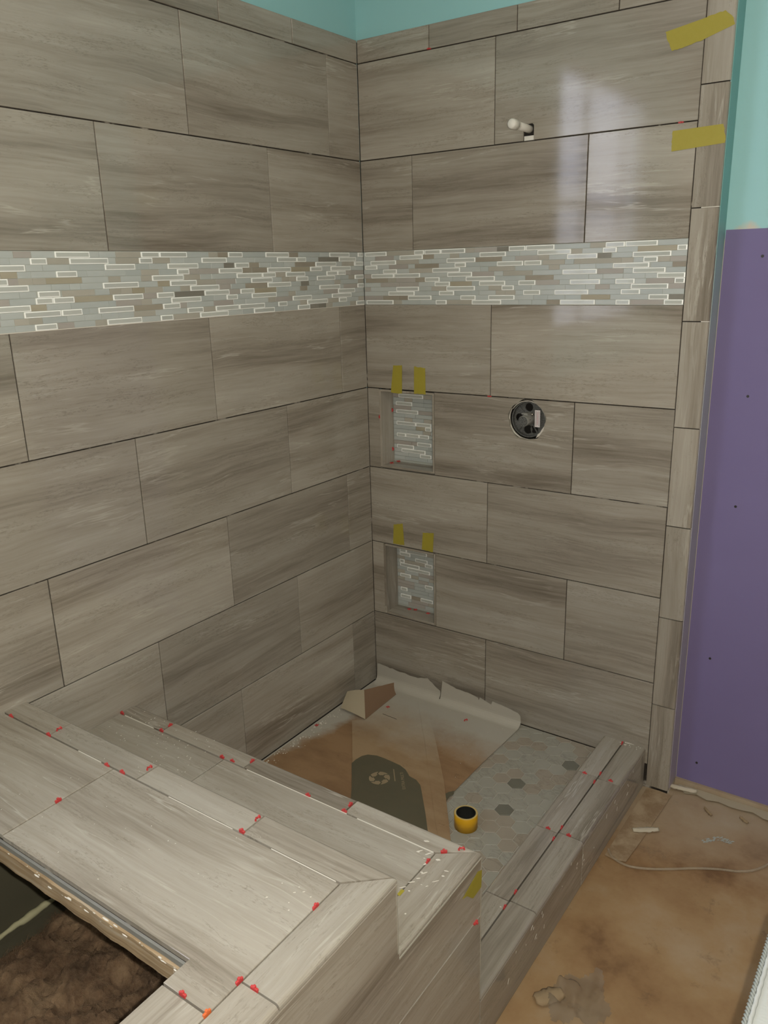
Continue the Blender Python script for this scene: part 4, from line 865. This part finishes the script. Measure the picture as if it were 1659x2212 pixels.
# fold line down the right side of the middle sheet: a narrow turned strip
bm = bmesh.new(); q = [(.262, -.058), (.450, -.277), (.724, -.644), (.796, -.752), (.776, -.764), (.69, -.660), (.423, -.298), (.250, -.072)]
vs = [bm.verts.new((x, y, zB)) for x, y in q]; bm.faces.new(vs); ex = bmesh.ops.extrude_face_region(bm, geom=bm.faces[:]); bmesh.ops.translate(bm, verts=[v for v in ex['geom'] if isinstance(v, bmesh.types.BMVert)], vec=(0, 0, .0007)); bmesh.ops.recalc_face_normals(bm, faces=bm.faces)
add('folded_strip', mesh_of(bm), sb, None, (M['kraftB'],))
def flat(name, P, z, mk, parent, h=.00025):
    bm = bmesh.new(); a = [bm.verts.new((x, y, z)) for x, y in P]; b = [bm.verts.new((x, y, z + h)) for x, y in P]
    bm.faces.new(b); bm.faces.new(a[::-1])
    for i in range(len(P)): bm.faces.new((a[i], a[(i + 1) % len(P)], b[(i + 1) % len(P)], b[i]))
    bmesh.ops.recalc_face_normals(bm, faces=bm.faces); bmesh.ops.triangulate(bm, faces=[f for f in bm.faces if len(f.verts) > 4])
    return add(name, mesh_of(bm), parent, None, (M[mk],))
flat('printed_band', [(.283, -.545), (.282, -.520), (.287, -.492), (.300, -.474), (.330, -.462), (.361, -.461), (.395, -.463), (.430, -.466), (.458, -.476), (.475, -.488), (.490, -.500), (.520, -.505), (.546, -.521), (.566, -.545), (.640, -.638), (.70, -.718), (.76, -.81), (.79, -1.12), (.63, -1.12), (.55, -.925), (.371, -.662)], zB, 'ink', sb)
flat('printed_band', [(.700, -.470), (.680, -.480), (.660, -.500), (.654, -.52), (.664, -.585), (.672, -.62), (.655, -.64), (.640, -.56), (.634, -.518), (.640, -.500), (.652, -.484)][2:], BZ + .0023 + T_ + .0012, 'ink', sc)
# ring of six curved arrows
cx, cy = .4120, -.5630; zz = zB + .0003; tilt = 0
for k in range(6):
    P = []; a0 = math.radians(60 * k + 12); a1 = a0 + math.radians(50)
    for i in range(7): a = a0 + (a1 - a0) * i / 6; P.append((cx + .0350 * math.cos(a), cy + .0350 * math.sin(a)))
    a = a1 + math.radians(14); P.append((cx + .0250 * math.cos(a), cy + .0250 * math.sin(a)))
    for i in range(5): a = a1 - .05 - (a1 - a0 - .22) * i / 4; P.append((cx + (.0155 + .001 * i) * math.cos(a), cy + (.0155 + .001 * i) * math.sin(a)))
    a = a0 + .30; P.append((cx + .0240 * math.cos(a), cy + .0240 * math.sin(a)))
    flat('arrow', P, zz, 'print', sb)
def text(body, x, y, size, parent, ang, mk='print'):
    cu = bpy.data.curves.new('lettering', 'FONT'); cu.body = body; cu.size = size; cu.extrude = .0001
    o = bpy.data.objects.new('lettering', cu); C.objects.link(o); bpy.context.view_layer.update()
    dg = bpy.context.evaluated_depsgraph_get(); me = bpy.data.meshes.new_from_object(o.evaluated_get(dg)); bpy.data.objects.remove(o)
    n = add('lettering', me, parent, Matrix.Translation((x, y, zz + .0001)) @ Matrix.Rotation(ang, 4, 'Z'), (M[mk],)); return n
ang = math.atan2(.78, -.62)
text('EXTRA MULTI', .518, -.566, .0150, sb, ang)
flat('lettering_line', [(.4640, -.5500), (.4665, -.5480), (.4250, -.4955), (.4225, -.4975)], zz, 'print', sb)
# curled torn corner
bm = bmesh.new()
def patch(c00, c10, c11, c01, bulge, mi, n=10, t=.0011, v0=0):
    G_rid = []
    c00, c10, c11, c01 = map(Vector, (c00, c10, c11, c01)); nrm = (c10 - c00).cross(c01 - c00).normalized()
    for i in range(n + 1):
        for j in range(n + 1):
            u, v = i / n, j / n; p = c00.lerp(c10, u).lerp(c01.lerp(c11, u), v) + nrm * bulge * math.sin(math.pi * v) + Vector((0, 0, 1)) * (.0014 * noise.noise(Vector((u * 9, v * 3, mi))) if v > .8 else 0)
            G_rid.append(bm.verts.new(p))
    fs = []
    for i in range(n):
        for j in range(n): f = bm.faces.new((G_rid[i * (n + 1) + j], G_rid[(i + 1) * (n + 1) + j], G_rid[(i + 1) * (n + 1) + j + 1], G_rid[i * (n + 1) + j + 1])); f.material_index = mi; fs.append(f)
    return fs
z_ = zB + .0008
patch((.157, -.294, z_), (.151, -.078, z_), (.128, -.058, z_ + .036), (.078, -.192, z_ + .052), -.006, 0)
patch((.157, -.294, z_ + .0004), (.079, -.192, z_ + .052), (.012, -.214, z_ + .036), (.034, -.286, z_ + .006), .004, 1)
fl_ = add('curled_corner', mesh_of(bm), sb, None, (M['kraft_back'], M['kraft_pale']))
md = fl_.modifiers.new('thickness', 'SOLIDIFY'); md.thickness = .0011
# crumbs on the sheets and along the left wall
bm = bmesh.new(); rr = random.Random(31)
for i in range(150):
    x = .016 + abs(rr.gauss(0, .022)); y = rr.uniform(-.80, -.12); s = rr.uniform(.0006, .0024)
    bmesh.ops.create_icosphere(bm, subdivisions=1, radius=s, matrix=Matrix.Translation((x, y, BZ + .0014 + s * .4)) @ Matrix.Diagonal((rr.uniform(.8, 2), rr.uniform(.8, 1.6), .7, 1)))
for i in range(50):
    x, y = rr.uniform(.2, .62), rr.uniform(-.5, -.06); s = rr.uniform(.0005, .0012)
    bmesh.ops.create_icosphere(bm, subdivisions=1, radius=s, matrix=Matrix.Translation((x, y, BZ + .0042 + s * .4)))
tag(add('plaster_crumbs', mesh_of(bm), None, None, (M['plaster'],)), 'fine white plaster crumbs scattered over the pan paper', 'debris', None, 'stuff')
bm = bmesh.new(); tube(bm, [(.190, -.2265, BZ + .0080), (.256, -.2300, BZ + .0080)], .0007, 5)
tag(add('wood_splinter', mesh_of(bm), None, None, (M['void'],)), 'thin dark splinter lying on the middle pan sheet', 'splinter')
bm = bmesh.new(); bmesh.ops.create_icosphere(bm, subdivisions=2, radius=.0045, matrix=Matrix.Translation((.0285, -.4020, BZ + .0050)) @ Matrix.Diagonal((1.2, 1, .8, 1)))
tag(add('plaster_chip', mesh_of(bm), None, None, (M['plaster'],)), 'white plaster chip beside the red spacer by the left wall', 'chip')

# ------------------------------------------------------------------ room floor covering
F0 = FZ + .0006
def floor_sheet(name, P, z, mk, label, cat, wav=.0015, t=.0008, seed=1, grp=None, cuts=.06):
    bm = bmesh.new(); vs = [bm.verts.new((x, y, 0)) for x, y in P]; bm.faces.new(vs)
    xs = [p[0] for p in P]; ys = [p[1] for p in P]
    v = math.floor(min(ys) / cuts) * cuts
    while v < max(ys):
        if v > min(ys): bmesh.ops.bisect_plane(bm, geom=bm.verts[:] + bm.edges[:] + bm.faces[:], plane_co=(0, v, 0), plane_no=(0, 1, 0))
        v += cuts
    v = math.floor(min(xs) / cuts) * cuts
    while v < max(xs):
        if v > min(xs): bmesh.ops.bisect_plane(bm, geom=bm.verts[:] + bm.edges[:] + bm.faces[:], plane_co=(v, 0, 0), plane_no=(1, 0, 0))
        v += cuts
    for q in bm.verts: q.co.z = z + wav * (.55 + .9 * noise.noise(Vector((q.co.x * 9, q.co.y * 9, seed)))) 
    for f in bm.faces:
        if f.normal.z < 0: f.normal_flip()
    bmesh.ops.triangulate(bm, faces=bm.faces[:])
    ex = bmesh.ops.extrude_face_region(bm, geom=bm.faces[:]); bmesh.ops.translate(bm, verts=[v for v in ex['geom'] if isinstance(v, bmesh.types.BMVert)], vec=(0, 0, t)); bmesh.ops.recalc_face_normals(bm, faces=bm.faces)
    o = add(name, mesh_of(bm, smooth=False), None, None, (M[mk],))
    return tag(o, label, cat, grp) if label else o
rr = random.Random(12)
P = [(1.127, -2.6), (1.127, -1.8), (1.127, -1.0), (1.127, -.3), (1.127, -.006), (1.190, -.006), (1.205, .010)] + [(1.25 + .05 * k, .018 + rr.uniform(-.005, .005)) for k in range(16)] + [(2.05, .012), (2.05, -1.10), (1.68, -1.12), (1.68, -2.6)]
floor_sheet('kraft_paper', P, F0, 'subfloor', 'large brown kraft paper covering the room floor outside the kerb', 'floor paper', .0012, seed=4)
P = [(1.128, -.400), (1.129, -.2), (1.130, -.004), (1.170, -.002), (1.212, -.004), (1.207, -.12), (1.200, -.26), (1.190, -.395), (1.16, -.405)]
floor_sheet('paper_strip', P, F0 + .0042, 'strip', 'strip of brown paper laid along the foot of the kerb', 'paper strip', .0010, seed=6, cuts=.05)
P = [(1.21, .072)] + [(1.21 + .035 * k, .040 + rr.uniform(-.012, .008)) for k in range(1, 26)] + [(2.1, .074)]
floor_sheet('torn_paper_edge', P, F0 + .0044, 'kraft_pale', 'torn pale paper edge along the foot of the purple wall', 'torn paper', .004, seed=9, cuts=.03)
rr = random.Random(17)
def scrap(cx, cy, L, W, a, z, mk, label, hump, seed, name='paper_scrap'):
    bm = bmesh.new(); n, k = 14, 6; V = []
    for i in range(n + 1):
        for j in range(k + 1):
            u, v = i / n - .5, j / k - .5; wd = W * (1 - (abs(u) * 1.7) ** 3 * .6) * (1 + .25 * noise.noise(Vector((u * 7, seed, 0))))
            p = Vector((u * L, v * wd, hump * (.35 + max(0, .9 - (2 * v) ** 2) + .5 * noise.noise(Vector((u * 9, v * 5, seed))))))
            V.append(bm.verts.new(p))
    for i in range(n):
        for j in range(k): bm.faces.new((V[i * (k + 1) + j], V[(i + 1) * (k + 1) + j], V[(i + 1) * (k + 1) + j + 1], V[i * (k + 1) + j + 1]))
    o = add(name, mesh_of(bm, smooth=True), None, Matrix.Translation((cx, cy, z)) @ Matrix.Rotation(a, 4, 'Z'), (M[mk],))
    md = o.modifiers.new('thickness', 'SOLIDIFY'); md.thickness = .0006
    return tag(o, label, 'paper scrap', None)
ZS = FZ + .0062
scrap(1.195, -.225, .082, .024, .61, ZS + .001, 'paper', 'crumpled whitish paper scrap on the floor beside the kerb', .006, 3)
scrap(1.335, -.030, .040, .008, -.75, FZ + .004, 'kraft_edge', 'small curled paper shaving standing on the floor near the purple wall', .009, 5)
scrap(1.440, -.010, .034, .009, -.6, FZ + .004, 'kraft_edge', 'second paper shaving further right along the purple wall', .008, 6)
scrap(1.235, .045, .090, .022, .15, FZ + .009, 'paper', 'ragged white paper wad at the foot of the wall trim', .008, 8)
# loop of clear tubing
pts = [(1.128, -.372), (1.136, -.385), (1.152, -.400), (1.178, -.409), (1.212, -.408), (1.258, -.388), (1.31, -.355), (1.37, -.312), (1.43, -.278), (1.475, -.258), (1.515, -.225), (1.545, -.170), (1.555, -.10)]
sm = []
for i in range(len(pts) - 1):
    p0, p1, p2, p3 = (Vector(pts[max(i - 1, 0)]), Vector(pts[i]), Vector(pts[i + 1]), Vector(pts[min(i + 2, len(pts) - 1)]))
    for k in range(5): t = k / 5; sm.append(.5 * (2 * p1 + (p2 - p0) * t + (2 * p0 - 5 * p1 + 4 * p2 - p3) * t * t + (3 * p1 - p0 - 3 * p2 + p3) * t ** 3))
sm.append(Vector(pts[-1]))
bm = bmesh.new(); tube(bm, [(p.x, p.y, FZ + .0078) for p in sm], .0036, 8)
tag(add('plastic_tube', mesh_of(bm, smooth=True), None, None, (M['tube'],)), 'thin clear plastic tube curving across the brown floor', 'tube')
# flaked blue-grey smear
bm = bmesh.new(); rr = random.Random(41)
for i in range(46):
    t = rr.uniform(-1, 1); x = 1.395 + t * .038 + rr.uniform(-.006, .006); y = -.155 + .022 * (1 - abs(t)) + t * .018 + rr.uniform(-.008, .008)
    q = Matrix.Translation((x, y, FZ + .0033)) @ Matrix.Rotation(rr.uniform(.3, 1.2), 4, 'Z'); L, W = rr.uniform(.003, .010), rr.uniform(.0012, .004)
    vs = [bm.verts.new(q @ Vector(p)) for p in ((-L, -W * .4, 0), (-L * .3, -W, .0004), (L, -W * .2, 0), (L * .4, W, .0006))]; bm.faces.new(vs)
tag(add('paint_flakes', mesh_of(bm), None, None, (M['scuff'],)), 'patch of blue grey flakes stuck on the brown floor', 'flakes', None, 'stuff')
# crumpled plastic film
bm = bmesh.new(); n = 34; V = {}
for i in range(n + 1):
    for j in range(n + 1):
        u, v = i / n * 2 - 1, j / n * 2 - 1; x = 1.250 + u * .088; y = -.925 + v * .120
        r_ = math.hypot(u, v); 
        if r_ > .76 + .42 * noise.noise(Vector((u * 1.8, v * 1.8, 4))): continue
        V[i, j] = bm.verts.new((x, y, FZ + .0062 + max(0, .016 * (1 - r_) + .034 * noise.noise(Vector((u * 2.3 + v, v * 3.1, 7))) + .007 * noise.noise(Vector((u * 8, v * 6, 2))))))
for (i, j) in list(V):
    if all(k in V for k in ((i + 1, j), (i + 1, j + 1), (i, j + 1))): bm.faces.new((V[i, j], V[i + 1, j], V[i + 1, j + 1], V[i, j + 1]))
tag(add('plastic_film', mesh_of(bm, smooth=True), None, None, (M['film'],)), 'crumpled dirty plastic film on the floor near the deck front', 'plastic film')
scrap(1.190, -.955, .075, .045, .9, ZS + .001, 'kraft_edge', 'crumpled tan paper lump between kerb foot and plastic film', .010, 11)

# ------------------------------------------------------------------ insulation in the deck cavity
def mound(name, x0, x1, y0, y1, h, seed, mk, label, cat, n=110, base=-.302):
    bm = bmesh.new(); g_ = []
    for i in range(n + 1):
        row = []
        for j in range(n + 1):
            u, v = i / n * 2 - 1, j / n * 2 - 1; e = max(0, 1 - (abs(u) ** 3 + abs(v) ** 3)) ** .5
            x = x0 + (x1 - x0) * i / n; y = y0 + (y1 - y0) * j / n
            d = noise.fractal(Vector((x * 9, y * 9, seed)), .6, 2.1, 6)
            d2 = noise.fractal(Vector((x * 40, y * 26, seed + 5)), .5, 2.2, 4)
            px_ = .012 * noise.noise(Vector((x * 30, y * 30, seed + 2)))
            row.append(bm.verts.new((x + px_, y - px_, base + e * (h + .038 * d + .006 * d2))))
        g_.append(row)
    for i in range(n):
        for j in range(n): bm.faces.new((g_[i][j], g_[i + 1][j], g_[i + 1][j + 1], g_[i][j + 1]))
    o = add(name, mesh_of(bm, smooth=True), None, None, (M[mk],)); return tag(o, label, cat)
mound('insulation_batt', .055, .90, -1.86, -1.345, .085, 3, 'wool', 'brown fibreglass insulation heaped in the dark cavity under the deck', 'insulation')
mound('insulation_tuft', .02, .17, -1.99, -1.88, .07, 9, 'kraft_back', 'small tan insulation tuft at the bottom left of the cavity', 'insulation', 40)
bm = bmesh.new(); pts = []; rad = []
for i in range(60):
    y = -1.84 + .50 * i / 59; pts.append((.008 + .003 * noise.noise(Vector((y * 40, 0, 0))), y, -.272 + .004 * noise.noise(Vector((y * 30, 2, 0))) + .012 * (y + 1.6)))
    rad.append(.0058 + .0055 * abs(noise.noise(Vector((y * 22, 5, 0)))) + (.003 if -1.60 < y < -1.52 else 0))
tube(bm, pts, rad, 9)
tag(add('foam_bead', mesh_of(bm, smooth=True), None, None, (M['foam'],)), 'cream foam bead along the left wall inside the cavity', 'foam bead')

rr = random.Random(77); bm = bmesh.new()
wo = [o for o in C.objects if o.name == 'insulation_batt'][0]; vv = wo.data.vertices; nv_ = len(vv)
for i in range(17000):
    p = vv[rr.randrange(nv_)].co
    if p.z < -.29: continue
    a = rr.uniform(0, 6.28); d = Vector((math.cos(a), math.sin(a), rr.uniform(-.1, .5))).normalized(); L = rr.uniform(.008, .030)
    q = p.copy(); w_ = .00035; side = d.cross(Vector((0, 0, 1))).normalized() * w_; pa = bm.verts.new(q - side); pb = bm.verts.new(q + side)
    for k in range(3):
        q = q + d * L / 3; d = (d + Vector((rr.uniform(-.5, .5), rr.uniform(-.5, .5), rr.uniform(-.5, .3)))).normalized()
        na, nb = bm.verts.new(q - side * (1 - k * .3)), bm.verts.new(q + side * (1 - k * .3)); bm.faces.new((pa, pb, nb, na)); pa, pb = na, nb
tag(add('fibres', mesh_of(bm), wo, None, (M['wool'],)), None, None, kind='stuff')
# ------------------------------------------------------------------ ribbed white mat on a small table at the right
tb = thing('work_table', 'wooden work table mostly outside the lower right corner', 'table', (2.0, -1.75, FZ))
TZ = .335
boxes('table_top', [(1.700, 2.35, -2.30, -1.18, TZ - .025, TZ)], M['wood'], tb)
for x in (1.74, 2.31):
    for y in (-2.26, -1.22): boxes('leg', [(x - .02, x + .02, y - .02, y + .02, FZ + .0008, TZ - .0255)], M['wood'], tb)
EX = 1.671
mt = thing('ribbed_mat', 'white ribbed mat edged with a twisted grey cord, bottom right corner', 'mat', (1.9, -1.7, TZ))
bm = bmesh.new(); NX, NY = 26, 330; g_ = []
for i in range(NX + 1):
    row = []
    for j in range(NY + 1):
        x = EX + .0105 + .40 * (i / NX) ** 1.6; y = -2.16 + .92 * j / NY
        ph = (y - .9 * (x - EX) + 3.0 * (x - EX) ** 2) / .0062
        a = min(1, (x - EX - .0105) / .006)
        row.append(bm.verts.new((x, y, TZ + .0035 + a * .0016 * (1 - abs(math.sin(math.pi * ph))) ** .6)))
    g_.append(row)
for i in range(NX):
    for j in range(NY): bm.faces.new((g_[i][j], g_[i + 1][j], g_[i + 1][j + 1], g_[i][j + 1]))
add('ribbed_fabric', mesh_of(bm, smooth=True), mt, None, (M['rib'],))
boxes('backing', [(EX + .008, 2.06, -2.16, -1.24, TZ + .0004, TZ + .0033)], M['rib'], mt)
bm = bmesh.new(); tube(bm, [(EX + .0085 + .0004 * math.sin(i * 1.3), -2.16 + .92 * i / 240, TZ + .0050) for i in range(241)], .0032, 8); add('piping', mesh_of(bm, smooth=True), mt, None, (M['rib'],))
for ph in (0, math.pi):
    bm = bmesh.new(); pts = []
    for i in range(1401):
        y = -2.16 + .92 * i / 1400; a = 2 * math.pi * y / .0135 + ph; pts.append((EX + .0022 + .0017 * math.cos(a), y, TZ + .0040 + .0017 * math.sin(a)))
    tube(bm, pts, .0021, 6); add('cord', mesh_of(bm, smooth=True), mt, None, (M['cord'],))
for o in bpy.data.objects:
    if '_loc' in o.keys(): del o['_loc']
